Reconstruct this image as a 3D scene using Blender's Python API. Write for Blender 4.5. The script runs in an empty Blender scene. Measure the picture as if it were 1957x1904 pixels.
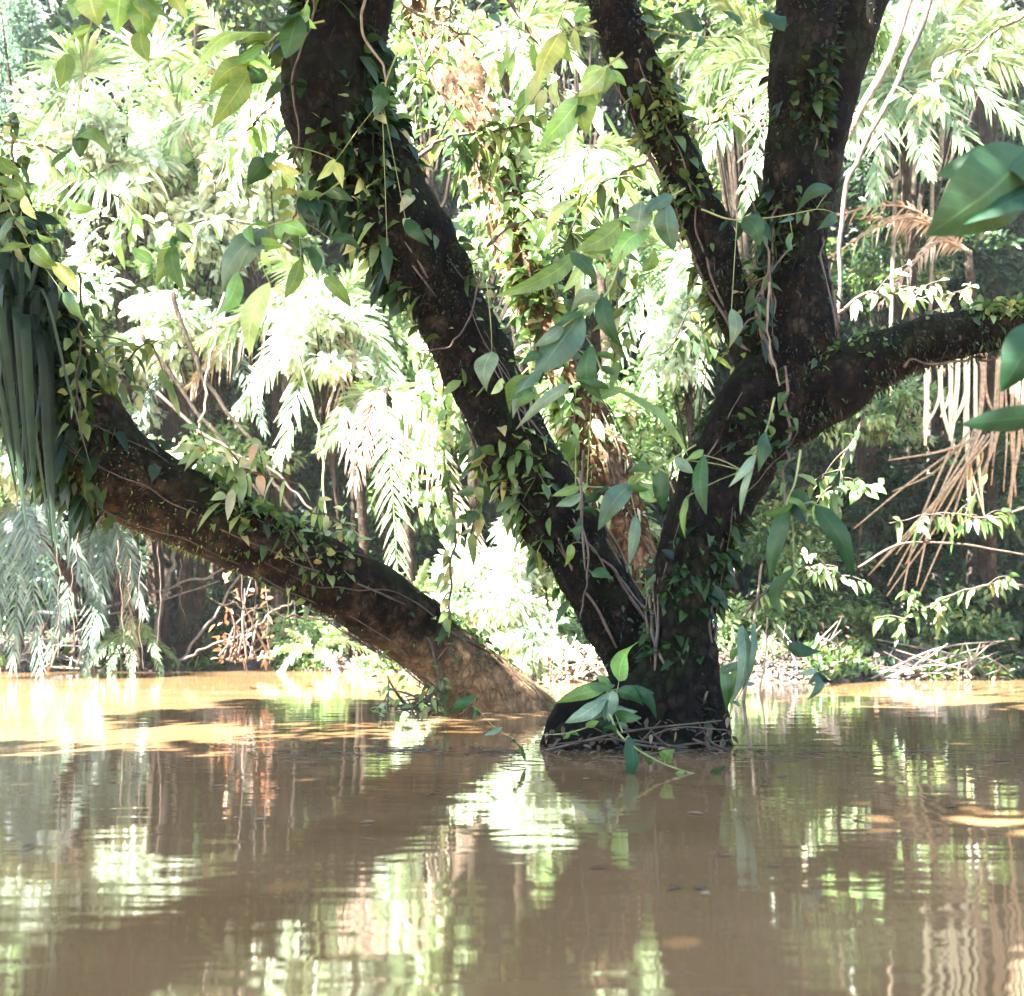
import bpy, math, random
import numpy as np
from mathutils import Vector, noise

random.seed(7)
rng = np.random.default_rng(7)
SC = bpy.context.scene
COL = SC.collection
R = math.radians

# ------------------------------------------------------------------ camera
F = 2293.4; CX = 978.5; YH = 1200.2; CAMH = 0.80
def P(x, y, d):
    return np.array([(x - CX) / F * d, d, CAMH - (y - YH) / F * d])
def PXM(px, d): return px * d / F
cam_d = bpy.data.cameras.new("camera")
cam = bpy.data.objects.new("camera", cam_d); COL.objects.link(cam)
cam.location = (0, 0, CAMH); cam.rotation_euler = (R(90), 0, 0)
cam_d.sensor_fit = 'HORIZONTAL'; cam_d.sensor_width = 36; cam_d.lens = F / 1957 * 36
cam_d.shift_y = (YH - 952) / 1957
cam_d.clip_start = 0.05; cam_d.clip_end = 500
cam_d.dof.use_dof = True; cam_d.dof.focus_distance = 9.0; cam_d.dof.aperture_fstop = 2.4
SC.camera = cam

# ------------------------------------------------------------------ light
SUN = np.array([-0.50, -0.45, 0.74]); SUN /= np.linalg.norm(SUN)
elev = math.asin(SUN[2]); az = math.atan2(SUN[0], SUN[1])
world = bpy.data.worlds.new("World"); SC.world = world; world.use_nodes = True
wn = world.node_tree; bg = wn.nodes["Background"]
sky = wn.nodes.new("ShaderNodeTexSky"); sky.sky_type = 'NISHITA'; sky.sun_disc = False
sky.sun_elevation = elev; sky.sun_rotation = az
wn.links.new(sky.outputs[0], bg.inputs[0]); bg.inputs[1].default_value = 0.05
sd = bpy.data.lights.new("sun", 'SUN'); sd.energy = 5.0; sd.angle = R(0.5); sd.color = (1, 0.965, 0.92)
sun = bpy.data.objects.new("sun", sd); COL.objects.link(sun)
sun.rotation_euler = Vector(SUN).to_track_quat('Z', 'Y').to_euler()
SC.view_settings.view_transform = 'Standard'; SC.view_settings.look = 'None'
SC.view_settings.exposure = 4.7; SC.view_settings.gamma = 1
cy = SC.cycles
cy.use_denoising = True
cy.max_bounces = 8; cy.diffuse_bounces = 3; cy.glossy_bounces = 3; cy.transmission_bounces = 4
cy.sample_clamp_indirect = 6; cy.caustics_reflective = False; cy.caustics_refractive = False

# ------------------------------------------------------------------ materials
def new_mat(name):
    m = bpy.data.materials.new(name); m.use_nodes = True
    nt = m.node_tree; nt.nodes.clear()
    return m, nt, nt.nodes, nt.links
def ramp(ns, stops):
    r = ns.new("ShaderNodeValToRGB"); e = r.color_ramp.elements
    while len(e) < len(stops): e.new(0.5)
    for i, (p, c) in enumerate(stops):
        e[i].position = p; e[i].color = (*c, 1)
    return r
def leaf_mat(name, stops, trans=0.42, rough=0.38, veins=0.0, tcol=(1.35, 1.25, 0.7), spec=0.5):
    m, nt, ns, L = new_mat(name)
    out = ns.new("ShaderNodeOutputMaterial")
    at = ns.new("ShaderNodeAttribute"); at.attribute_name = "lf"
    sp = ns.new("ShaderNodeSeparateXYZ"); L.new(at.outputs["Vector"], sp.inputs[0])
    rp = ramp(ns, stops); L.new(sp.outputs[2], rp.inputs[0])
    tc = ns.new("ShaderNodeTexCoord")
    nz = ns.new("ShaderNodeTexNoise"); nz.inputs["Scale"].default_value = 9; nz.inputs["Detail"].default_value = 3
    L.new(tc.outputs["Object"], nz.inputs["Vector"])
    mr = ns.new("ShaderNodeMapRange"); mr.inputs[1].default_value = 0.3; mr.inputs[2].default_value = 0.7
    mr.inputs[3].default_value = 0.7; mr.inputs[4].default_value = 1.3
    L.new(nz.outputs[0], mr.inputs[0])
    mul = ns.new("ShaderNodeVectorMath"); mul.operation = 'SCALE'
    L.new(rp.outputs[0], mul.inputs[0]); L.new(mr.outputs[0], mul.inputs[3])
    col = mul.outputs[0]
    pr = ns.new("ShaderNodeBsdfPrincipled"); pr.inputs["Roughness"].default_value = rough
    pr.inputs["Specular IOR Level"].default_value = spec
    if veins > 0:
        ab = ns.new("ShaderNodeMath"); ab.operation = 'ABSOLUTE'; L.new(sp.outputs[0], ab.inputs[0])
        # chevron side veins: sin((along*N - |across|*k))
        m1 = ns.new("ShaderNodeMath"); m1.operation = 'MULTIPLY'; m1.inputs[1].default_value = 62; L.new(sp.outputs[1], m1.inputs[0])
        m2 = ns.new("ShaderNodeMath"); m2.operation = 'MULTIPLY'; m2.inputs[1].default_value = 7; L.new(ab.outputs[0], m2.inputs[0])
        m3 = ns.new("ShaderNodeMath"); m3.operation = 'SUBTRACT'; L.new(m1.outputs[0], m3.inputs[0]); L.new(m2.outputs[0], m3.inputs[1])
        m4 = ns.new("ShaderNodeMath"); m4.operation = 'SINE'; L.new(m3.outputs[0], m4.inputs[0])
        v = ns.new("ShaderNodeMapRange"); v.inputs[1].default_value = 0.8; v.inputs[2].default_value = 1.0; L.new(m4.outputs[0], v.inputs[0])
        v.inputs[4].default_value = veins
        rib = ns.new("ShaderNodeMapRange"); rib.inputs[1].default_value = 0.07; rib.inputs[2].default_value = 0.02
        rib.inputs[3].default_value = 0; rib.inputs[4].default_value = 1; L.new(ab.outputs[0], rib.inputs[0])
        mx = ns.new("ShaderNodeMath"); mx.operation = 'MAXIMUM'; L.new(v.outputs[0], mx.inputs[0]); L.new(rib.outputs[0], mx.inputs[1])
        mixc = ns.new("ShaderNodeMix"); mixc.data_type = 'RGBA'; L.new(mx.outputs[0], mixc.inputs[0])
        L.new(col, mixc.inputs[6])
        li = ns.new("ShaderNodeVectorMath"); li.operation = 'MULTIPLY'; li.inputs[1].default_value = (1.9, 1.6, 1.5); L.new(col, li.inputs[0])
        L.new(li.outputs[0], mixc.inputs[7]); col = mixc.outputs[2]
        bp = ns.new("ShaderNodeBump"); bp.inputs["Strength"].default_value = 0.5; bp.inputs["Distance"].default_value = 0.002
        L.new(mx.outputs[0], bp.inputs["Height"]); L.new(bp.outputs[0], pr.inputs["Normal"])
    L.new(col, pr.inputs["Base Color"])
    tm = ns.new("ShaderNodeVectorMath"); tm.operation = 'MULTIPLY'; tm.inputs[1].default_value = tcol; L.new(col, tm.inputs[0])
    tr = ns.new("ShaderNodeBsdfTranslucent"); L.new(tm.outputs[0], tr.inputs[0])
    mixs = ns.new("ShaderNodeMixShader"); mixs.inputs[0].default_value = trans
    L.new(pr.outputs[0], mixs.inputs[1]); L.new(tr.outputs[0], mixs.inputs[2]); L.new(mixs.outputs[0], out.inputs[0])
    return m
M = {}
M['bright'] = leaf_mat("leaf_sunlit", [(0, (.05, .10, .035)), (.3, (.18, .28, .11)), (.7, (.34, .44, .24)), (.97, (.44, .42, .30)), (1, (.42, .24, .16))], .5, tcol=(1.1, 1.25, .8))  # overexposed sunlight is put into this lighter leaf colour
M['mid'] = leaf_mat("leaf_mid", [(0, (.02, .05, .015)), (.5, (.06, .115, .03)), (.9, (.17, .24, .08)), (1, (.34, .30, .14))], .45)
M['dark'] = leaf_mat("leaf_shade_dark", [(0, (.006, .018, .007)), (.6, (.015, .036, .012)), (1, (.05, .09, .028))], .35, spec=.25)  # leaf colour darkened to stand in for shade in thicket and forest
M['blue'] = leaf_mat("leaf_bluish", [(0, (.05, .10, .07)), (.6, (.10, .17, .11)), (1, (.2, .28, .16))], .35, tcol=(1.1, 1.2, .9))
M['palm'] = leaf_mat("leaf_palm", [(0, (.08, .15, .055)), (.6, (.19, .28, .12)), (1, (.34, .38, .22))], .45, rough=.32, tcol=(1.1, 1.2, .75))
M['palmblue'] = leaf_mat("leaf_palm_bluish", [(0, (.03, .065, .04)), (.6, (.07, .11, .07)), (1, (.18, .22, .13))], .4, tcol=(1.1, 1.15, .9))
M['dead'] = leaf_mat("leaf_dead", [(0, (.16, .10, .06)), (.6, (.32, .23, .15)), (1, (.48, .40, .30))], .3, rough=.6, tcol=(1.2, 1, .8))
M['rust'] = leaf_mat("leaf_rust", [(0, (.07, .035, .02)), (.6, (.20, .09, .05)), (1, (.34, .2, .12))], .35, rough=.6, tcol=(1.2, 1, .8))
M['litter'] = leaf_mat('leaf_litter', [(0, (.02, .014, .01)), (.6, (.06, .04, .025)), (1, (.16, .11, .07))], .1, rough=.7)
M['big'] = leaf_mat("leaf_large", [(0, (.012, .04, .014)), (.5, (.035, .09, .025)), (1, (.12, .2, .05))], .42, rough=.42, spec=.3, veins=.35)
M['bigdark'] = leaf_mat("leaf_large_dark", [(0, (.006, .022, .010)), (.6, (.012, .04, .018)), (1, (.03, .07, .03))], .25, rough=.45, spec=.15, veins=.3, tcol=(1.2, 1.3, .8))
M['bigpale'] = leaf_mat("leaf_large_pale", [(0, (.11, .24, .07)), (.6, (.2, .36, .11)), (1, (.36, .45, .2))], .5, tcol=(1.1, 1.3, .7), rough=.35, veins=.3)
M['bigyellow'] = leaf_mat("leaf_large_yellow", [(0, (.22, .32, .10)), (1, (.36, .40, .15))], .5, rough=.4, veins=.3)
M['silver'] = leaf_mat("leaf_silvery", [(0, (.03, .07, .04)), (1, (.13, .19, .12))], .3, rough=.4, veins=.3, tcol=(1, 1.2, .8), spec=.3)
M['glare'] = leaf_mat("leaf_glare_pale", [(0, (.36, .44, .30)), (1, (.60, .66, .54))], .5, rough=.5, tcol=(1.05, 1.1, .95))  # the paleness is sun glare put into the leaf colour
M['strap'] = leaf_mat("leaf_strap", [(0, (.004, .012, .006)), (.7, (.012, .026, .012)), (1, (.05, .055, .025))], .25, rough=.5, spec=.15)

def bark_mat(name, dark, mid, light, lichen=.3, moss=.4, lit_silt=None, scale=1.0, bump=.02):
    m, nt, ns, L = new_mat(name)
    out = ns.new("ShaderNodeOutputMaterial"); pr = ns.new("ShaderNodeBsdfPrincipled")
    L.new(pr.outputs[0], out.inputs[0]); pr.inputs["Roughness"].default_value = .85; pr.inputs["Specular IOR Level"].default_value = .08
    g = ns.new("ShaderNodeNewGeometry"); pos = g.outputs["Position"]
    n1 = ns.new("ShaderNodeTexNoise"); n1.inputs["Scale"].default_value = 7 * scale; n1.inputs["Detail"].default_value = 8; n1.inputs["Roughness"].default_value = .7
    L.new(pos, n1.inputs["Vector"])
    r = ramp(ns, [(.3, dark), (.5, mid), (.72, light)]); L.new(n1.outputs[0], r.inputs[0])
    n2 = ns.new("ShaderNodeTexNoise"); n2.inputs["Scale"].default_value = 3.2 * scale; n2.inputs["Detail"].default_value = 10; n2.inputs["Roughness"].default_value = .75
    L.new(pos, n2.inputs["Vector"])
    k = ns.new("ShaderNodeMapRange"); k.inputs[1].default_value = .56; k.inputs[2].default_value = .66; k.inputs[4].default_value = lichen
    L.new(n2.outputs[0], k.inputs[0])
    mx = ns.new("ShaderNodeMix"); mx.data_type = 'RGBA'; L.new(k.outputs[0], mx.inputs[0]); L.new(r.outputs[0], mx.inputs[6]); mx.inputs[7].default_value = (.16, .14, .10, 1)
    # moss grows in patches of its own, more on the upper side
    n3 = ns.new("ShaderNodeTexNoise"); n3.inputs["Scale"].default_value = 2.2; n3.inputs["Detail"].default_value = 7; L.new(pos, n3.inputs["Vector"])
    sn = ns.new("ShaderNodeSeparateXYZ"); L.new(g.outputs["Normal"], sn.inputs[0])
    ad = ns.new("ShaderNodeMath"); ad.operation = 'MULTIPLY_ADD'; ad.inputs[1].default_value = .16; L.new(sn.outputs[2], ad.inputs[0]); L.new(n3.outputs[0], ad.inputs[2])
    k2 = ns.new("ShaderNodeMapRange"); k2.inputs[1].default_value = .5; k2.inputs[2].default_value = .66; k2.inputs[4].default_value = moss
    L.new(ad.outputs[0], k2.inputs[0])
    mx2 = ns.new("ShaderNodeMix"); mx2.data_type = 'RGBA'; L.new(k2.outputs[0], mx2.inputs[0]); L.new(mx.outputs[2], mx2.inputs[6]); mx2.inputs[7].default_value = (.010, .016, .004, 1)
    col = mx2.outputs[2]
    if lit_silt:  # tan foot: a silt coat with sunlight put into its colour
        sp = ns.new("ShaderNodeSeparateXYZ"); L.new(pos, sp.inputs[0])
        a2 = ns.new("ShaderNodeMath"); a2.operation = 'MULTIPLY_ADD'; a2.inputs[1].default_value = .9; L.new(n2.outputs[0], a2.inputs[0]); L.new(sp.outputs[2], a2.inputs[2])
        k3 = ns.new("ShaderNodeMapRange"); k3.inputs[1].default_value = lit_silt[0]; k3.inputs[2].default_value = lit_silt[1]; k3.inputs[3].default_value = 1; k3.inputs[4].default_value = 0
        L.new(a2.outputs[0], k3.inputs[0])
        mx3 = ns.new("ShaderNodeMix"); mx3.data_type = 'RGBA'; L.new(k3.outputs[0], mx3.inputs[0]); L.new(col, mx3.inputs[6])
        sr = ramp(ns, [(.3, (.07, .042, .024)), (.5, (.2, .125, .07)), (.7, (.34, .23, .13))]); L.new(n1.outputs[0], sr.inputs[0]); L.new(sr.outputs[0], mx3.inputs[7]); col = mx3.outputs[2]
    L.new(col, pr.inputs["Base Color"])
    vo = ns.new("ShaderNodeTexVoronoi"); vo.feature = 'DISTANCE_TO_EDGE'; vo.inputs["Scale"].default_value = 16 * scale
    mpv = ns.new("ShaderNodeMapping"); mpv.inputs["Scale"].default_value = (1, 1, .45); wv = ns.new("ShaderNodeVectorMath"); wv.operation = 'MULTIPLY_ADD'; wv.inputs[1].default_value = (.25, .25, .25)
    L.new(n2.outputs["Color"], wv.inputs[0]); L.new(pos, wv.inputs[2]); L.new(wv.outputs[0], mpv.inputs[0]); L.new(mpv.outputs[0], vo.inputs["Vector"])
    ck = ns.new("ShaderNodeMapRange"); ck.inputs[1].default_value = 0; ck.inputs[2].default_value = .12; L.new(vo.outputs["Distance"], ck.inputs[0])
    hh = ns.new("ShaderNodeMath"); hh.operation = 'MULTIPLY_ADD'; hh.inputs[1].default_value = .22 if lit_silt else .45; L.new(ck.outputs[0], hh.inputs[0]); L.new(n1.outputs[0], hh.inputs[2])
    bp = ns.new("ShaderNodeBump"); bp.inputs["Strength"].default_value = 1; bp.inputs["Distance"].default_value = bump * 1.6
    L.new(hh.outputs[0], bp.inputs["Height"]); L.new(bp.outputs[0], pr.inputs["Normal"])
    return m
M['bark'] = bark_mat("bark_dark", (.0009, .0007, .0005), (.003, .002, .0014), (.022, .015, .009), lichen=.12, moss=.45)
M['bark_lean'] = bark_mat("bark_leaning", (.002, .0013, .001), (.008, .005, .003), (.06, .038, .022), lichen=.15, moss=.5, lit_silt=(.75, 1.25))
M['bark_orange'] = bark_mat("bark_orange", (.015, .009, .006), (.09, .048, .026), (.26, .17, .10), lichen=.5, moss=.3)
M['bark_back'] = bark_mat("bark_background", (.008, .006, .005), (.03, .022, .016), (.09, .065, .045), lichen=.2, moss=.4)
def plain_mat(name, c1, c2, scale=12, rough=.7):
    m, nt, ns, L = new_mat(name)
    out = ns.new("ShaderNodeOutputMaterial"); pr = ns.new("ShaderNodeBsdfPrincipled"); L.new(pr.outputs[0], out.inputs[0])
    pr.inputs["Roughness"].default_value = rough
    g = ns.new("ShaderNodeNewGeometry"); n1 = ns.new("ShaderNodeTexNoise"); n1.inputs["Scale"].default_value = scale; n1.inputs["Detail"].default_value = 6
    L.new(g.outputs["Position"], n1.inputs["Vector"]); r = ramp(ns, [(.35, c1), (.65, c2)]); L.new(n1.outputs[0], r.inputs[0]); L.new(r.outputs[0], pr.inputs["Base Color"])
    bp = ns.new("ShaderNodeBump"); bp.inputs["Strength"].default_value = .6; bp.inputs["Distance"].default_value = .01
    L.new(n1.outputs[0], bp.inputs["Height"]); L.new(bp.outputs[0], pr.inputs["Normal"])
    return m
M['vine'] = plain_mat("vine_bark", (.015, .01, .006), (.07, .047, .03))
M['vinepale'] = plain_mat("vine_pale", (.07, .052, .036), (.19, .15, .105))
M['greenstem'] = plain_mat("green_stem", (.08, .11, .03), (.2, .22, .08))
M['cane'] = plain_mat("dry_cane", (.12, .08, .042), (.26, .19, .11), 20)
M['canepale'] = plain_mat("pale_cane", (.34, .34, .2), (.55, .5, .36), 20)
M['twig'] = plain_mat("grey_twig", (.04, .033, .03), (.13, .11, .095), 16)
M['mud'] = plain_mat("bank_mud", (.02, .017, .015), (.06, .048, .038), 3)
M['hill'] = plain_mat("hill_growth", (.006, .01, .005), (.015, .022, .01), 1.2)

def water_mat():
    m, nt, ns, L = new_mat("muddy_water")
    out = ns.new("ShaderNodeOutputMaterial"); pr = ns.new("ShaderNodeBsdfPrincipled"); L.new(pr.outputs[0], out.inputs[0])
    g = ns.new("ShaderNodeNewGeometry")
    mp = ns.new("ShaderNodeMapping"); mp.inputs["Scale"].default_value = (.35, 1.0, 1); L.new(g.outputs["Position"], mp.inputs[0])
    n0 = ns.new("ShaderNodeTexNoise"); n0.inputs["Scale"].default_value = .9; n0.inputs["Detail"].default_value = 4; L.new(mp.outputs[0], n0.inputs["Vector"])
    r = ramp(ns, [(.35, (.15, .084, .036)), (.65, (.20, .12, .057))]); L.new(n0.outputs[0], r.inputs[0]); L.new(r.outputs[0], pr.inputs["Base Color"])
    pr.inputs["Roughness"].default_value = .035; pr.inputs["IOR"].default_value = 1.62
    n1 = ns.new("ShaderNodeTexNoise"); n1.inputs["Scale"].default_value = 3.2; n1.inputs["Detail"].default_value = 2; n1.inputs["Distortion"].default_value = .4; L.new(mp.outputs[0], n1.inputs["Vector"])
    n2 = ns.new("ShaderNodeTexNoise"); n2.inputs["Scale"].default_value = 14; n2.inputs["Detail"].default_value = 3; L.new(mp.outputs[0], n2.inputs["Vector"])
    b1 = ns.new("ShaderNodeBump"); b1.inputs["Strength"].default_value = 1; b1.inputs["Distance"].default_value = .0032; L.new(n1.outputs[0], b1.inputs["Height"])
    b2 = ns.new("ShaderNodeBump"); b2.inputs["Strength"].default_value = 1; b2.inputs["Distance"].default_value = .0006; L.new(n2.outputs[0], b2.inputs["Height"])
    L.new(b1.outputs[0], b2.inputs["Normal"]); L.new(b2.outputs[0], pr.inputs["Normal"])
    return m
M['water'] = water_mat()

# ------------------------------------------------------------------ mesh building
def nrmz(v):
    v = np.asarray(v, float); n = np.linalg.norm(v, axis=-1, keepdims=True); n[n < 1e-9] = 1
    return v / n
class MB:
    def __init__(s): s.V = []; s.A = []; s.Q = []; s.n = 0
    def add(s, V, Q, A=None):
        V = np.asarray(V, float).reshape(-1, 3)
        if A is None: A = np.zeros((len(V), 3))
        s.V.append(V); s.A.append(np.asarray(A, float).reshape(-1, 3)); s.Q.append(np.asarray(Q, np.int64) + s.n); s.n += len(V)
    def build(s, name, mat, parent=None, smooth=True, loc=None):
        if not s.V: return None
        V = np.concatenate(s.V); A = np.concatenate(s.A); Q = np.concatenate(s.Q)
        o = np.array(parent['_o']) if parent is not None else (np.array(loc) if loc is not None else V[0] * 0)
        V = V - o
        me = bpy.data.meshes.new(name); me.vertices.add(len(V)); me.vertices.foreach_set("co", V.astype(np.float32).ravel())
        me.loops.add(Q.size); me.loops.foreach_set("vertex_index", Q.astype(np.int32).ravel())
        me.polygons.add(len(Q)); me.polygons.foreach_set("loop_start", np.arange(0, Q.size, 4, dtype=np.int32))
        try: me.polygons.foreach_set("loop_total", np.full(len(Q), 4, np.int32))
        except Exception: pass
        me.update(calc_edges=True)
        at = me.attributes.new("lf", 'FLOAT_VECTOR', 'POINT'); at.data.foreach_set("vector", A.astype(np.float32).ravel())
        me.polygons.foreach_set("use_smooth", np.full(len(Q), smooth)); me.materials.append(M[mat])
        ob = bpy.data.objects.new(name, me); COL.objects.link(ob)
        if parent is not None: ob.parent = parent
        else: ob.location = o
        return ob
def tag(o, label=None, cat=None, group=None, kind=None):
    if label: o['label'] = label
    if cat: o['category'] = cat
    if group: o['group'] = group
    if kind: o['kind'] = kind
    return o
def thing(name, loc, label, cat, group=None):
    o = bpy.data.objects.new(name, None); COL.objects.link(o); o.location = tuple(loc); o['_o'] = [float(c) for c in loc]
    o.empty_display_size = .1
    return tag(o, label, cat, group)

def prof(kind, s):
    if kind == 'leaf': return np.clip(np.sin(np.pi * np.clip(s, 0, 1) ** .8) ** .85, .03, 1) * (s < .999) + .01
    if kind == 'lance': return np.clip(np.sin(np.pi * s ** .62), .03, 1) * (s < .999) + .02
    if kind == 'strap': return np.clip(np.minimum(1, .55 + 3 * s) * (1 - s ** 4), .05, 1)
    if kind == 'heart': return np.clip(np.sin(np.pi * s ** .5) ** .7, .05, 1) * (s < .999) + .01
    return np.ones_like(s)
def blades(mb, base, dirn, nrm, L, W, droop, rows=3, kind='leaf', fold=.25, rnd=None, cols=3):
    """m blades at once: a blade grows from base along dirn, sags by droop and is folded on its midrib"""
    base = np.asarray(base, float); m = len(base); dirn = nrmz(dirn)
    L = np.broadcast_to(L, m); W = np.broadcast_to(W, m); droop = np.broadcast_to(droop, m)
    if rnd is None: rnd = rng.random(m)
    side = nrmz(np.cross(dirn, nrm)); up = np.cross(side, dirn)
    s = np.linspace(0, 1, rows + 1); p = prof(kind, s); c = np.linspace(-1, 1, cols)
    G = np.array([0, 0, -1.0])
    cen = base[:, None, :] + dirn[:, None, :] * (L[:, None] * s)[..., None] + G * ((droop * L)[:, None] * s ** 2)[..., None]
    wid = (W[:, None] * p) * .5
    V = cen[:, :, None, :] + side[:, None, None, :] * (wid[:, :, None] * c)[..., None] + up[:, None, None, :] * (wid[:, :, None] * fold * np.abs(c))[..., None]
    A = np.zeros(V.shape); A[..., 0] = c; A[..., 1] = s[None, :, None]; A[..., 2] = rnd[:, None, None]
    k = (rows + 1) * cols
    r, q = np.meshgrid(np.arange(rows), np.arange(cols - 1), indexing='ij')
    a = (r * cols + q).ravel(); quad = np.stack([a, a + 1, a + 1 + cols, a + cols], 1)
    Q = (quad[None] + (np.arange(m) * k)[:, None, None]).reshape(-1, 4)
    mb.add(V, Q, A)
def spline(pts, n):
    pts = np.asarray(pts, float)
    if len(pts) == 2: t = np.linspace(0, 1, n)[:, None]; return pts[0] * (1 - t) + pts[1] * t
    p = np.vstack([2 * pts[0] - pts[1], pts, 2 * pts[-1] - pts[-2]]); k = len(pts) - 1
    out = []
    for u in np.linspace(0, k, n):
        i = min(int(u), k - 1); t = u - i; a, b, c, d = p[i:i + 4]
        out.append(.5 * (2 * b + (c - a) * t + (2 * a - 5 * b + 4 * c - d) * t * t + (3 * b - a - 3 * c + d) * t ** 3))
    return np.array(out)
def frames(c):
    t = nrmz(np.gradient(c, axis=0)); u = np.zeros_like(t)
    a = np.array([0, -1, .1]); u0 = a - t[0] * a.dot(t[0]); u[0] = u0 / max(np.linalg.norm(u0), 1e-6)
    for i in range(1, len(c)):
        v = u[i - 1] - t[i] * u[i - 1].dot(t[i]); u[i] = v / max(np.linalg.norm(v), 1e-6)
    return t, u, np.cross(t, u)
def tube(mb, pts, rad, n=8, k=7, amp=0, ns=3.0, ridge=0, ph=0):
    """swept tube; pts may carry the radius; amp and ridge give bark lumps and flutes"""
    pts = np.asarray(pts, float); rad = np.broadcast_to(rad, len(pts)).astype(float)
    c4 = spline(np.hstack([pts, rad[:, None]]), n); c = c4[:, :3]; r = np.maximum(c4[:, 3], 1e-4)
    t, u, v = frames(c); th = np.linspace(0, 2 * np.pi, k, endpoint=False)
    off = np.cos(th)[None, :, None] * u[:, None] + np.sin(th)[None, :, None] * v[:, None]
    V = c[:, None] + off * r[:, None, None]
    if amp:
        for i in range(n):
            for j in range(k):
                q = Vector(V[i, j])
                e = noise.fractal(q * ns, 1.0, 2.0, 4) * amp + noise.fractal(q * ns * .35 + Vector((9, 2, ph)), 1, 2, 2) * amp * 1.3
                kn = noise.noise(q * 2.1 + Vector((3, 7, ph))); e += amp * 2.2 * max(0, kn - .28) * 2
                e += amp * .55 * (abs(noise.noise(q * 14)) - .2)
                e += ridge * abs(math.sin(th[j] * 2.5 + ph + c[i, 2] * 1.3 + 2 * noise.noise(q * .8)))
                V[i, j] += off[i, j] * e * (r[i] / .25) ** .7
    i, j = np.meshgrid(np.arange(n - 1), np.arange(k), indexing='ij')
    a = (i * k + j).ravel(); b = (i * k + (j + 1) % k).ravel(); Q = np.stack([a, b, b + k, a + k], 1)
    V = V.reshape(-1, 3); m = len(V); V = np.vstack([V, c[0], c[-1]])
    j = np.arange(k); e = (n - 1) * k
    # end caps as flat fans of quads (a doubled centre vertex)
    cap0 = np.stack([j[::2], np.full(len(j[::2]), m), (j[::2] + 2) % k if k % 2 == 0 else np.minimum(j[::2] + 2, k) % k, (j[::2] + 1) % k], 1) if k % 2 == 0 else np.zeros((0, 4), int)
    cap1 = np.stack([e + j[::2], e + (j[::2] + 1) % k, e + (j[::2] + 2) % k, np.full(len(j[::2]), m + 1)], 1) if k % 2 == 0 else np.zeros((0, 4), int)
    A = np.zeros((len(V), 3)); A[:, 2] = .5
    mb.add(V, np.vstack([Q, cap0, cap1]), A)
    return c, r, t, u, v
def wiggle(pts, a, n=None):
    pts = spline(pts, n or max(6, len(pts) * 3)); j = rng.normal(0, a, pts.shape); j[0] = 0
    return pts + j
def pinnate(mbl, mbs, pts, Lf, n=34, w=.035, fwd=50, droop=.35, flat=.6, rr=.012, broken=0., start=.12, jit=.12):
    c = spline(pts, 40); t = nrmz(np.gradient(c, axis=0))
    s = np.linspace(start, 1, n); idx = s * 39; i0 = np.clip(idx.astype(int), 0, 38); f = (idx - i0)[:, None]
    b = c[i0] * (1 - f) + c[i0 + 1] * f; tt = nrmz(t[i0] * (1 - f) + t[i0 + 1] * f)
    s1 = nrmz(np.cross(tt, [0, 0, 1.0]) + 1e-4); s2 = nrmz(np.cross(tt, [0, 1.0, .15]))
    sg = np.sign((s1 * s2).sum(1)); sg[sg == 0] = 1
    side = nrmz(s1 * sg[:, None] * (1 - flat) + s2 * flat); nn = np.cross(side, tt)
    nn *= np.where(nn[:, 2] + -.4 * nn[:, 1] > 0, 1, -1)[:, None]
    for sgn in (-1, 1):
        keep = rng.random(n) > broken
        a = np.radians(fwd * (1.15 - .65 * s) + rng.normal(0, 4, n))[:, None]
        d = np.cos(a) * tt + np.sin(a) * side * sgn + nn * .15 + rng.normal(0, jit, (n, 3))
        Ls = Lf * (np.sin(np.pi * np.clip(.12 + .8 * s, 0, 1)) ** .7) * rng.uniform(.85, 1.1, n)
        blades(mbl, b[keep], d[keep], (nn + rng.normal(0, .15, nn.shape))[keep], Ls[keep], w * rng.uniform(.8, 1.15, keep.sum()), droop * rng.uniform(.6, 1.3, keep.sum()), rows=4, kind='lance', fold=.2, cols=2 if w < .03 else 3,
               rnd=np.clip(rng.normal(.5, .25, keep.sum()), 0, 1))
    tube(mbs, c[::4].tolist() + [c[-1]], np.linspace(rr, rr * .25, len(c[::4]) + 1), n=22, k=5)

# ------------------------------------------------------------------ ground and water
def shore(x):   # distance of the bank's water line, as far as the photo tells
    if x < -3: b = 22.5
    elif x < 2: b = 22.5 - (x + 3) * .8
    else: b = 18.5
    return b + .5 * math.sin(x * .9) + .3 * math.sin(x * 2.3 + 1)
def gz(x, y):
    e = y - shore(x)
    z = -.7 + .7 * min(1, max(0, (e + 1.5) / 1.5)) if e < 0 else .45 * (1 - math.exp(-e * 1.6)) + .05 * e
    return z + (.12 * noise.noise(Vector((x * .9, y * .9, 0))) if e > -.3 else 0)
def grid(xs, ys, fz):
    V = np.array([[x, y, fz(x, y)] for y in ys for x in xs]); nx = len(xs)
    i, j = np.meshgrid(np.arange(len(ys) - 1), np.arange(nx - 1), indexing='ij'); a = (i * nx + j).ravel()
    return V, np.stack([a, a + 1, a + 1 + nx, a + nx], 1)
mb = MB(); V, Q = grid(np.arange(-60, 60.1, .8), np.concatenate([[14, 16], np.arange(17, 32, .3), np.arange(32, 80, 3)]), gz)
mb.add(V, Q); tag(mb.build("river_bank", 'mud'), kind='structure')
mb = MB(); V, Q = grid(np.linspace(-150, 150, 7), np.linspace(-60, 120, 7), lambda x, y: 0.); mb.add(V, Q)
tag(mb.build("water", 'water'), kind='structure')
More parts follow.
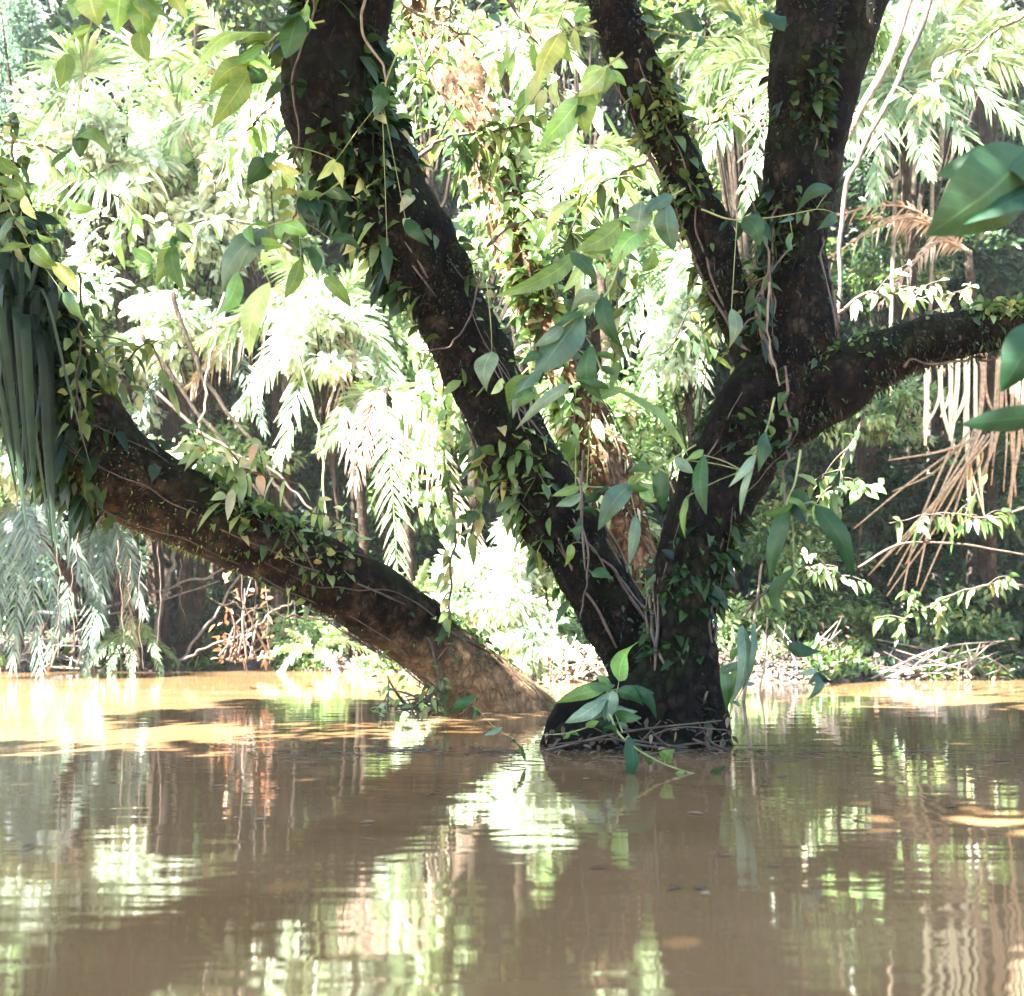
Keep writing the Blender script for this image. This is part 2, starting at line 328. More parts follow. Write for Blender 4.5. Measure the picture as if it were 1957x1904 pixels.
mb = MB(); V, Q = grid(np.arange(-90, 91, 3.), np.arange(31.5, 70, 1.5), lambda x, y: -1.5 if y < 31.6 else min(28, 1 + (y - 31) * 4.5) + 1.8 * noise.noise(Vector((x * .12, y * .12, 4))))
mb.add(V, Q); tag(mb.build("hillside", 'hill'), kind='structure')

# ------------------------------------------------------------------ foliage makers
def cloud(mb, cen, rad, n, L, W=.42, droop=.3, clumps=9, kind='leaf', spread=.36, rows=3, upb=.7):
    """leaves in clumps through an ellipsoid, with gaps between the clumps"""
    cen = np.asarray(cen, float); rad = np.asarray(rad, float)
    d = nrmz(rng.normal(size=(clumps, 3))); cc = cen + d * rad * rng.uniform(.2, 1.05, (clumps, 1))
    ci = rng.integers(0, clumps, n); q = nrmz(rng.normal(size=(n, 3))) * rng.uniform(.3, 1, (n, 1)) ** .6
    sz = rng.uniform(.35, 1.45, clumps)[ci, None]; q = q * nrmz(rng.uniform(.4, 1.6, (clumps, 3)))[ci] * 1.7
    pos = cc[ci] + q * rad * spread * sz * np.array([1, 1, .8])
    out = nrmz(q * .6 + (pos - cen) / rad * .5 + rng.normal(0, .45, (n, 3)) + [0, 0, -.1])
    nr = nrmz(rng.normal(0, .55, (n, 3)) + [0, 0, upb])
    sL = L * rng.uniform(.55, 1.25, n); bias = rng.normal(0, .16, clumps)[ci]
    blades(mb, pos, out, nr, sL, sL * W, droop * rng.uniform(.2, 1.6, n), rows=rows, kind=kind, rnd=np.clip(rng.normal(.45, .22, n) + bias, 0, 1))
    return cc
def bush(label, cx, cy, rx, ry, d, n, L, mat, name='shrub', cat='shrub', W=.42, clumps=10, droop=.3, bark='bark_back', depth=None, group=None):
    c = P(cx, cy, d); r = np.array([PXM(rx, d), depth or PXM((rx + ry) / 2, d) * .8, PXM(ry, d)])
    bx, by = c[0] + rng.normal(0, .3), c[1] + r[1] * .2; by = max(by, shore(bx) + .25) if name != 'water_plant' else by
    base = np.array([bx, by, gz(bx, by) - .05])
    tree = name in ('broadleaf_tree',)
    t = thing(name, base, label, cat, group)
    ml = MB(); cc = cloud(ml, c, r, n, L, W, droop, clumps)
    ms = MB(); R0 = max(.02, .009 * (c[2] + r[2])) * (1.3 if tree else .8)
    mid = base + (c - base) * .5 + [rng.normal(0, .3), 0, .2]
    tube(ms, [base, mid, c], [R0, R0 * .8, R0 * .5], n=12, k=6)
    for q in cc: tube(ms, [mid * .4 + c * .6 if rng.random() < .6 else mid, (mid + q) / 2 + [0, 0, r[2] * .15], q], [R0 * .5, R0 * .3, .008], n=8, k=5)
    ms.build('trunk' if tree else 'stem', bark, t); ml.build('crown' if tree else 'foliage', mat, t)
    return t
def palm(label, crown, d, fronds, Lf, mat='palm', n=36, w=.05, trunk=True, name='palm_tree', cat='palm', droop=.35, flat=.6, group=None, deadset=(), rr=.018):
    c = P(crown[0], crown[1], d)
    base = np.array([c[0] + .3, max(c[1] + .2, shore(c[0]) + .3), 0]); base[2] = gz(base[0], base[1]) - .05
    if not trunk: base = c
    t = thing(name, base, label, cat, group)
    if trunk:
        mt = MB(); tube(mt, [base, (base + c) / 2 + [.15, 0, 0], c], [.11, .085, .08], n=30, k=8, amp=.01, ns=6); mt.build('trunk', 'bark_back', t)
    for i, fr in enumerate(fronds):
        ex, ey, dd, sag = fr[:4]; m = fr[4] if len(fr) > 4 else mat
        e = P(ex, ey, d + dd); mid = (c + e) / 2 + [0, 0, np.linalg.norm(e - c) * sag]
        ml = MB(); ms = MB(); dead = m in ('dead', 'rust')
        e = c + (e - c) * 1.3
        pinnate(ml, ml, [c, mid, e], Lf * .58 * rng.uniform(.85, 1.1), n=int(n * 1.25), w=w * (.45 if dead else .75), droop=droop * (1.8 if dead else 1), flat=flat, rr=rr, broken=.2 if dead else .03)
        ml.build('frond', m, t)
    return t
def bigleaf(x0, y0, x1, y1, w, d, dd=0., bend=.1, tilt=0., kind='leaf', rnd=None, twist=0.):
    """one large leaf, 14 rows by 5, between two picture points at its own distance and with its own curve"""
    mb = MB(); a = P(x0, y0, d); b = P(x1, y1, d + dd); L = np.linalg.norm(b - a); dr = (b - a) / L
    s = np.linspace(0, 1, 15); c = np.linspace(-1, 1, 5); p = prof(kind, s)
    view = np.array([0, -1., 0]); side = nrmz(np.cross(dr, view)); up = np.cross(side, dr)
    th = tilt + twist * (s - .5); sd = side * np.cos(th)[:, None] + up * np.sin(th)[:, None]; nn = -side * np.sin(th)[:, None] + up * np.cos(th)[:, None]
    cen = a + dr * (L * s)[:, None] + side * (bend * L * np.sin(np.pi * s))[:, None] + up * (rng.uniform(.05, .26) * L * np.sin(np.pi * s ** rng.uniform(.7, 1.4)))[:, None]
    hw = PXM(w, d) * .5 * p; f = rng.uniform(0, 6)
    V = cen[:, None] + sd[:, None] * (hw[:, None] * c)[..., None] - nn[:, None] * (hw[:, None] * (.22 * np.abs(c) ** 1.5 + .08 * np.abs(c) * np.sin(s * 17 + f)[:, None]))[..., None]
    A = np.zeros(V.shape); A[..., 0] = c; A[..., 1] = s[:, None]; A[..., 2] = rng.random() if rnd is None else rnd
    i, j = np.meshgrid(np.arange(14), np.arange(4), indexing='ij'); q = (i * 5 + j).ravel()
    mb.add(V, np.stack([q, q + 1, q + 6, q + 5], 1), A)
    return mb
def sprig(label, stem, d, leaves, mat='big', name='hanging_sprig', cat='sprig', r=.006, smat='greenstem', group=None):
    pts = [P(x, y, d + (0 if len(q) == 0 else q[0])) for x, y, *q in stem]
    t = thing(name, pts[0], label, cat, group); ms = MB(); tube(ms, pts, np.linspace(r, r * .45, len(pts)), n=8 * len(pts), k=6)
    sp = spline(pts, 60)
    for lf in leaves:
        x0, y0, x1, y1, w = lf[:5]; o = lf[5] if len(lf) > 5 else {}
        a = P(x0, y0, d); k = np.argmin(((sp - a) ** 2)[:, [0, 2]].sum(1)); q = sp[k]
        if np.linalg.norm(q - a) > .004: tube(ms, [q, (q + a) / 2 + [0, 0, .01], a], [r * .45, r * .4, r * .35], n=6, k=5)
        bigleaf(x0, y0, x1, y1, w, d, o.get('dd', rng.normal(0, .04)), o.get('bend', rng.normal(0, .1)), o.get('tilt', rng.normal(0, .45)), o.get('kind', 'leaf' if rng.random() < .6 else 'lance'), o.get('rnd'), rng.normal(0, .9)).build('leaf', o.get('mat', mat), t)
    if len(leaves) > 1:
        wm = np.mean([q[4] for q in leaves])
        for _ in range(len(leaves) + 2):
            q = sp[rng.integers(8, 60)]; a_ = rng.uniform(0.2, 2.9); l_ = wm * rng.uniform(1.0, 2.0); X = q[0] / q[1] * F + CX; Y = YH - (q[2] - CAMH) / q[1] * F
            bigleaf(X, Y, X + l_ * math.cos(a_), Y + l_ * math.sin(a_) * rng.uniform(.5, 1), l_ * rng.uniform(.3, .42), q[1], rng.normal(0, .08), rng.normal(0, .12), rng.normal(0, .6), 'leaf', None, rng.normal(0, .9)).build('leaf', leaves[rng.integers(len(leaves))][5].get('mat', mat) if len(leaves[0]) > 5 else mat, t)
    ms.build('stem', smat, t)
    return t
def stick(label, pts, d, r, mat='twig', name='fallen_branch', cat='branch', group=None, wob=.01, n=24):
    p = [P(x, y, d + (q[0] if q else 0)) for x, y, *q in pts]
    mb = MB(); c = wiggle(p, wob, max(8, len(p) * 4)); tube(mb, c, np.linspace(r, r * .55, len(c)), n=n + 20, k=6)
    return tag(mb.build(name, mat, loc=p[0]), label, cat, group)

# ------------------------------------------------------------------ the big trees over the water
def trunk_path(rows, x0=0): return [P(x, y, d) for x, y, r, d in rows], [PXM(r, d) for x, y, r, d in rows]
T1 = [(1080, 1440, 68, 12.0), (985, 1362, 68, 11.8), (840, 1245, 68, 11.4), (700, 1145, 67, 11.0), (560, 1070, 66, 10.7), (420, 1005, 70, 10.4), (280, 940, 76, 10.2), (170, 850, 80, 10.0), (100, 740, 74, 9.9), (50, 610, 66, 9.8), (5, 460, 60, 9.7), (-60, 300, 54, 9.6), (-90, -80, 48, 9.5), (0, -600, 40, 9.4)]
T2 = [(1290, 1400, 66, 9.5), (1210, 1240, 62, 9.4), (1140, 1120, 62, 9.3), (1070, 1000, 62, 9.2), (1000, 880, 63, 9.2), (945, 770, 63, 9.2), (885, 640, 66, 9.2), (820, 515, 72, 9.1), (755, 410, 80, 9.1), (690, 310, 88, 9.1), (632, 200, 88, 9.0), (640, 90, 80, 9.0), (668, 0, 76, 9.0), (700, -200, 70, 9.0), (600, -600, 60, 9.0)]
T3 = [(1262, 1480, 88, 8.15), (1280, 1400, 74, 8.2), (1296, 1300, 58, 8.2), (1304, 1180, 60, 8.2), (1326, 1050, 63, 8.2), (1372, 930, 70, 8.25), (1435, 830, 82, 8.25), (1495, 745, 88, 8.3)]
T4 = [(1290, 1330, 52, 11.6), (1240, 1180, 50, 11.6), (1195, 1020, 50, 11.6), (1145, 860, 48, 11.6), (1080, 720, 46, 11.6), (1005, 520, 44, 11.7), (935, 300, 46, 11.8), (870, 140, 50, 11.9), (815, 20, 54, 12), (740, -200, 50, 12), (700, -600, 40, 12)]
LA = [(1490, 770, 85, 8.3), (1535, 640, 64, 8.25), (1522, 500, 54, 8.25), (1515, 360, 52, 8.25), (1525, 200, 50, 8.2), (1540, 50, 56, 8.2), (1560, -120, 66, 8.2), (1500, -600, 50, 8.2)]
LB = [(1520, 520, 48, 8.35), (1552, 360, 40, 8.35), (1586, 210, 42, 8.35), (1628, 60, 46, 8.35), (1672, -100, 44, 8.35), (1800, -500, 45, 8.4)]
LC = [(1470, 790, 90, 8.3), (1580, 735, 72, 8.25), (1690, 680, 52, 8.2), (1800, 648, 47, 8.1), (1900, 630, 45, 8.0), (2000, 612, 43, 7.9), (2150, 560, 40, 7.7), (2400, 400, 34, 7.4)]
LD = [(1490, 760, 60, 8.35), (1436, 670, 40, 8.4), (1398, 570, 38, 8.45), (1352, 440, 40, 8.5), (1292, 300, 38, 8.5), (1232, 170, 43, 8.5), (1192, 60, 45, 8.5), (1165, -60, 44, 8.5), (1150, -500, 36, 8.5)]
def limb(mb, rows, n, k, amp=.03, ns=3.5, ridge=.0, ph=0):
    p, r = trunk_path(rows); return tube(mb, p, r, n=n, k=k, amp=amp, ns=ns, ridge=ridge, ph=ph)
PATH = {}
tree1 = thing('leaning_tree', P(985, 1362, 11.8), "thick mossy trunk leaning far left over the river, tan and bare at its foot", 'tree')
mb = MB(); PATH['T1'] = limb(mb, T1, 220, 40, .022, 3.2); mb.build('trunk', 'bark_lean', tree1)
tree2 = thing('leaning_tree', P(1210, 1240, 9.4), "dark rough trunk in the middle, slanting up left with a kink near the top", 'tree')
mb = MB(); PATH['T2'] = limb(mb, T2, 220, 40, .03, 3.6, .02, 1); mb.build('trunk', 'bark', tree2)
tree3 = thing('forked_tree', P(1285, 1440, 8.2), "nearly black forked tree right of the middle with heavy limbs and a swollen foot", 'tree')
mb = MB(); PATH['T3'] = limb(mb, T3, 150, 44, .035, 3.5, .035, 2)
for q in ([(1160, 1500, 62, 8.1), (1130, 1425, 74, 8.1), (1160, 1375, 62, 8.15), (1250, 1340, 60, 8.2), (1290, 1250, 50, 8.25)], [(1380, 1490, 34, 8.2), (1352, 1400, 36, 8.2), (1330, 1290, 40, 8.2), (1320, 1150, 40, 8.2)], [(1215, 1500, 26, 7.85), (1225, 1430, 30, 7.95), (1262, 1360, 40, 8.1), (1290, 1270, 40, 8.2)], [(1420, 1490, 16, 8.1), (1385, 1440, 20, 8.15), (1345, 1390, 30, 8.2), (1318, 1300, 36, 8.2)], [(1040, 1460, 16, 8.2), (1060, 1415, 24, 8.15), (1100, 1370, 40, 8.1), (1160, 1345, 44, 8.15)], [(1330, 1510, 22, 7.8), (1312, 1440, 26, 7.95), (1300, 1370, 34, 8.1), (1295, 1280, 40, 8.2)]):
    limb(mb, q, 60, 28, .03, 4, .02, 5)
mb.build('trunk', 'bark', tree3)
for nm, rows, n in (('LA', LA, 150), ('LB', LB, 90), ('LC', LC, 120), ('LD', LD, 130)):
    mb = MB(); PATH[nm] = limb(mb, rows, n, 32, .026, 4, .012, 3); mb.build('limb', 'bark', tree3)
tree4 = thing('background_tree', P(1260, 1260, 11.6), "orange-brown sunlit trunk standing behind the middle trunk and wrapped in creepers", 'tree')
mb = MB(); PATH['T4'] = limb(mb, T4, 150, 28, .02, 4); mb.build('trunk', 'bark_orange', tree4)

# unseen leaf clumps, added above the frame to shade the trunks and the water
def fuzz(parent, keys, n, mat, L=.06, w=.012, name='moss'):
    ml = MB()
    for key in keys:
        c, rr, t, u, v = PATH[key]; N = len(c); m = n // len(keys); hs = rng.integers(0, N, 60)
        idx = np.clip((hs[rng.integers(0, 60, m)] + rng.normal(0, N * .012, m)), 0, N - 1).astype(int); aa = rng.uniform(0, 6.28, m)
        o_ = u[idx] * np.cos(aa)[:, None] + v[idx] * np.sin(aa)[:, None]; p = c[idx] + o_ * (rr[idx] * 1.0)[:, None] + rng.normal(0, .01, (m, 3)) + t[idx] * rng.normal(0, .02, (m, 1))
        blades(ml, p, o_ * .5 + rng.normal(0, .5, (m, 3)) + t[idx] * .3, rng.normal(0, 1, (m, 3)), L * rng.uniform(.4, 1.6, m), w * rng.uniform(.5, 1.5, m), rng.uniform(.2, 1.3, m), rows=2, kind='lance', cols=2)
    ml.build(name, mat, parent)
M['fibre'] = plain_mat("bark_fibre", (.006, .004, .003), (.04, .027, .016), 14)
fuzz(tree1, ['T1'], 5000, 'fibre', .03, .008, 'bark_fibre'); fuzz(tree1, ['T1'], 5000, 'mid', .028, .018)
fuzz(tree2, ['T2'], 7000, 'fibre', .03, .008, 'bark_fibre'); fuzz(tree2, ['T2'], 5000, 'dark', .028, .018)
fuzz(tree3, ['T3', 'LA', 'LB', 'LC', 'LD'], 12000, 'fibre', .03, .008, 'bark_fibre'); fuzz(tree3, ['T3', 'LA', 'LC', 'LD'], 9000, 'dark', .026, .016)
fuzz(tree4, ['T4'], 4000, 'bright', .07, .03)
def shade(px, py, d, z, r, n, L=.42, mbx=None, fl=.35):
    """leaf clumps where the sun ray through this place crosses height z"""
    t = P(px, py, d); c = t + SUN * ((z - t[2]) / SUN[2]); cloud(mbx, c, (r, r, r * fl), n, L, .5, clumps=10, spread=.45, rows=2)
c1, c2, c3, c4 = MB(), MB(), MB(), MB()
for px, py, d, r, n in [(60, 600, 9.8, 1.4, 1000), (180, 850, 10, 1.4, 1100), (330, 960, 10.3, 1.3, 800), (480, 1020, 10.5, 1.2, 550)]: shade(px, py, d, 6.6, r, n, mbx=c1)
for px, py, d, r, n in [(640, 150, 9, 1.3, 700), (720, 380, 9.1, 1.1, 500), (850, 600, 9.2, 1.0, 380), (980, 860, 9.2, 1.0, 230), (1130, 1120, 9.3, 1.0, 260)]: shade(px, py, d, 7.0, r, n, mbx=c2)
for px, py, d, r, n in [(1500, 100, 8.2, 1.3, 600), (1510, 400, 8.2, 1.2, 520), (1500, 740, 8.3, 1.5, 800), (1750, 660, 8.1, 1.3, 600), (1950, 620, 8, 1.1, 450), (1400, 980, 8.2, 1.1, 420), (1290, 1300, 8.2, 1.3, 480), (1130, 1400, 8.1, 1.1, 500), (1300, 300, 8.5, .8, 200)]: shade(px, py, d, 7.3, r, n, mbx=c3)
for wx, wy, r_, n_ in [(-1.4, 2.6, 2.0, 1000), (.6, 2.4, 2.0, 1000), (-.4, 4.2, 2.0, 1000), (1.6, 4.2, 2.0, 1000), (-2.4, 5.0, 1.8, 900), (.6, 6.0, 2.0, 1000), (2.6, 6.2, 1.9, 900), (-1.6, 6.8, 1.6, 700), (3.4, 8.0, 1.6, 600), (1.6, 7.6, 1.6, 600), (0, 1.2, 2, 700), (-3.2, 6.8, 1.4, 500), (-2.6, 3.4, 1.8, 700), (2.4, 2.6, 1.8, 700)]:
    w_ = np.array([wx, wy, 0]) + SUN * (7.6 / SUN[2]); cloud(c1, w_, (r_, r_, .8), n_, .42, .5, clumps=14, spread=.5, rows=2)
c5 = MB()
for px, py, d, r_, n_ in [(1750, 1000, 19.7, 1.5, 900), (1900, 880, 19.6, 1.5, 900), (1900, 1150, 19.8, 1.6, 900), (1600, 1130, 20.2, 1.2, 500), (1800, 1080, 20.6, 1.5, 800), (1660, 1040, 18.9, 1.2, 550), (1820, 980, 18.8, 1.2, 550), (1750, 450, 23, 1.8, 800), (1900, 500, 24, 1.8, 700)]: shade(px, py, d, 13.2, r_, n_, mbx=c5)
for px, py, d, r_, n_ in [(1560, 1150, 19.8, 1.2, 450), (1700, 1210, 19.6, 1.4, 600), (1480, 1050, 21, 1.2, 450), (0, 1110, 19.2, 1.2, 500), (110, 1130, 19.2, 1.1, 400), (1750, 950, 20.4, 1.9, 900), (1880, 1080, 20.4, 1.9, 900), (1720, 1130, 20.3, 1.7, 800), (1620, 980, 20.8, 1.6, 600), (1900, 900, 18.9, 1.1, 450), (1800, 1000, 21.5, 2.0, 1000), (1600, 1080, 21.5, 1.8, 900), (1900, 780, 21.5, 1.5, 600), (1500, 1130, 20.5, 1.3, 500), (1820, 1180, 19.8, 1.5, 500), (1780, 520, 23.5, 1.8, 900), (60, 1200, 22.6, 1.2, 350), (280, 1200, 22.8, 1.3, 500), (420, 1180, 22.8, 1.3, 500), (750, 950, 24, 1.6, 600)]: shade(px, py, d, 14.6, r_, n_, mbx=c5)
tall = thing('shade_canopy', (-7.5, 25.5, .5), "unseen tall tree added above the picture, its leaf clumps set to shade the bank", 'tree')
mt = MB(); tube(mt, [(-7.5, 25.5, .3), (-7.2, 25, 7), (-6, 24, 12.8)], [.3, .24, .16], n=30, k=10, amp=.02); tube(mt, [(-6.4, 24.3, 11.5), (-4, 17, 13), (-1.5, 12, 13.4)], [.15, .1, .05], n=20, k=8); tube(mt, [(-6.4, 24.3, 11.8), (-10, 19.5, 14), (-15, 13.8, 14.8)], [.15, .1, .05], n=20, k=8)
mt.build('trunk', 'bark_back', tall); c5.build('crown', 'mid', tall)  # unseen tree, added to carry leaf clumps that shade the bank
for cx_, cy_, r_, n_ in [(-5.4, 3.0, 2.0, 900), (-4.4, 2.6, 2.0, 900), (-6.8, 6.0, 1.8, 800), (-6.0, 0.9, 2, 800), (-2.9, 2.6, 1.8, 700), (-2.4, 5.2, 1.6, 600)]:
    cloud(c1, (cx_, cy_, 7.9), (r_, r_, .8), n_, .42, .5, clumps=14, spread=.5, rows=2)
c1.build('crown', 'mid', tree1); c2.build('crown', 'mid', tree2); c3.build('crown', 'mid', tree3)  # crown parts hold the added shade clumps, set along the sun rays

# ------------------------------------------------------------------ far forest and the plants on the bank
mb = MB()
for i in range(190):
    x = rng.uniform(-18, 18); y = rng.uniform(27, 31); z = 19 * rng.random() ** 1.05 + .3
    cloud(mb, (x, y, z), (2.6, 1.2, 1.9), 480, .42, .45, clumps=7, rows=2)
tag(mb.build('far_forest', 'dark'), 'dim mass of forest leaves far behind the bank', 'forest', kind='stuff')

BG = [
 ("dense small-leaved bluish tree filling the upper left corner", 30, 150, 120, 230, 26, 3600, .17, 'blue'),
 ("bright bushy tree glowing right of the upper left fan palm", 330, 260, 150, 140, 24, 1700, .26, 'bright'),
 ("tree of bright leaves at the top edge left of the kinked trunk", 420, 60, 120, 100, 25, 1200, .3, 'mid'),
 ("blazing sunlit bush in the middle of the upper left", 230, 440, 160, 120, 23.5, 1700, .27, 'bright'),
 ("sunlit shrub left of where the middle trunk bends", 470, 420, 120, 110, 23, 1400, .25, 'bright'),
 ("pale leafy tree close beside the left edge of the kinked trunk", 540, 250, 90, 130, 24, 1000, .28, 'bright'),
 ("shrub with hanging pale leaves above the leaning trunk on the left", 190, 620, 130, 90, 22, 1200, .24, 'bright'),
 ("greener shrub behind the dead slanting stems", 330, 700, 120, 90, 23.8, 1000, .22, 'mid'),
 ("shady shrub under the big sunlit palm left of the middle", 520, 800, 120, 80, 25, 900, .2, 'mid'),
 ("tree of soft green leaves between the kinked trunk and the orange trunk top", 820, 110, 90, 150, 25, 1200, .28, 'mid'),
 ("light green tree behind the orange trunk's upper half", 980, 240, 110, 130, 24, 1300, .28, 'bright'),
 ("tree at the top edge left of the thin upper limb", 1060, 60, 110, 110, 26, 1200, .28, 'mid'),
 ("pale leaves crowding between orange trunk and thin limb", 1120, 420, 110, 110, 24.5, 1300, .26, 'bright'),
 ("bush showing in the gap right of the middle trunk", 1020, 480, 70, 110, 23, 800, .22, 'mid'),
 ("green bush seen between the thin limb and the black upright limb", 1380, 330, 80, 150, 25, 1200, .24, 'mid'),
 ("bush at the top edge between the two upper limbs", 1350, 40, 110, 70, 26, 900, .24, 'mid'),
 ("sunlit leaves right of the black upright limb at the top", 1760, 60, 130, 70, 25, 1000, .28, 'bright'),
 ("pale sunny tree in the upper right corner", 1900, 110, 110, 100, 26, 1200, .3, 'bright'),
 ("dark bush behind the pale standing stems at the upper right", 1780, 370, 130, 110, 27, 1200, .24, 'dark'),
 ("dark bush at the right edge behind the huge dark leaf", 1930, 380, 100, 120, 27, 1000, .24, 'dark'),
 ("mixed leaves behind the bent broken frond on the right", 1700, 520, 110, 90, 23.5, 700, .18, 'mid'),
 ("dark thicket at the right edge above the mossy limb", 1890, 540, 100, 80, 24, 700, .2, 'dark'),
 ("sunlit leafy tangle just under the mossy right limb", 1690, 790, 90, 60, 20.5, 800, .16, 'bright'),
 ("dim thicket behind the dry canes at the right edge", 1890, 900, 120, 110, 23.5, 1100, .2, 'dark'),
 ("dim bush behind the canes in the lower right", 1720, 1000, 120, 110, 22.5, 1100, .18, 'dark'),
 ("green leafy bush close to the right side of the forked tree", 1500, 1000, 90, 110, 21, 1000, .17, 'mid'),
 ("speckled shrub near the bank right of the forked tree's foot", 1540, 1150, 100, 90, 19.8, 1300, .14, 'mid'),
 ("low shrub on the bank below the dry canes", 1700, 1210, 100, 70, 19.6, 900, .14, 'mid'),
 ("leafy green shrub on the bank at the lower right corner of the thicket", 1850, 1220, 90, 60, 19.4, 800, .17, 'mid'),
 ("dark shrub at the right edge just above the water", 1950, 1180, 70, 90, 20.5, 700, .18, 'dark'),
 ("glaring sunlit shrub low between the two leaning trunks", 1000, 1150, 110, 100, 21.2, 1500, .2, 'bright'),
 ("sunlit scrub at the water's edge left of the forked tree's foot", 1080, 1260, 90, 45, 20.5, 900, .15, 'bright'),
 ("sunlit leaves just above the bare foot of the long leaning trunk", 850, 1140, 90, 60, 21.4, 800, .2, 'bright'),
 ("shaded leaves behind the long drooping frond", 800, 930, 90, 120, 23.5, 900, .18, 'mid'),
 ("bushy growth in the gap between middle and orange trunk", 1085, 870, 60, 130, 22, 900, .2, 'bright'),
 ("pale sunlit growth left of the forked tree's slanting trunk", 1270, 800, 80, 110, 22.5, 1100, .22, 'bright'),
 ("small-leaved shrub on the far bank at the left edge", 60, 960, 90, 70, 24.5, 700, .18, 'mid'),
 ("shrub behind the hanging fronds on the far left", 160, 1060, 110, 80, 25, 600, .18, 'blue'),
 ("small bush in the shade under the long leaning trunk", 420, 1140, 90, 60, 25, 400, .16, 'dark'),
 ("lit low shrub beneath the long leaning trunk near the dead rusty leaves", 600, 1220, 80, 55, 22.9, 700, .17, 'bright'),
 ("frilly sunlit shrub at the water under the foot of the leaning trunk", 720, 1290, 80, 35, 21.8, 700, .13, 'bright'),
]
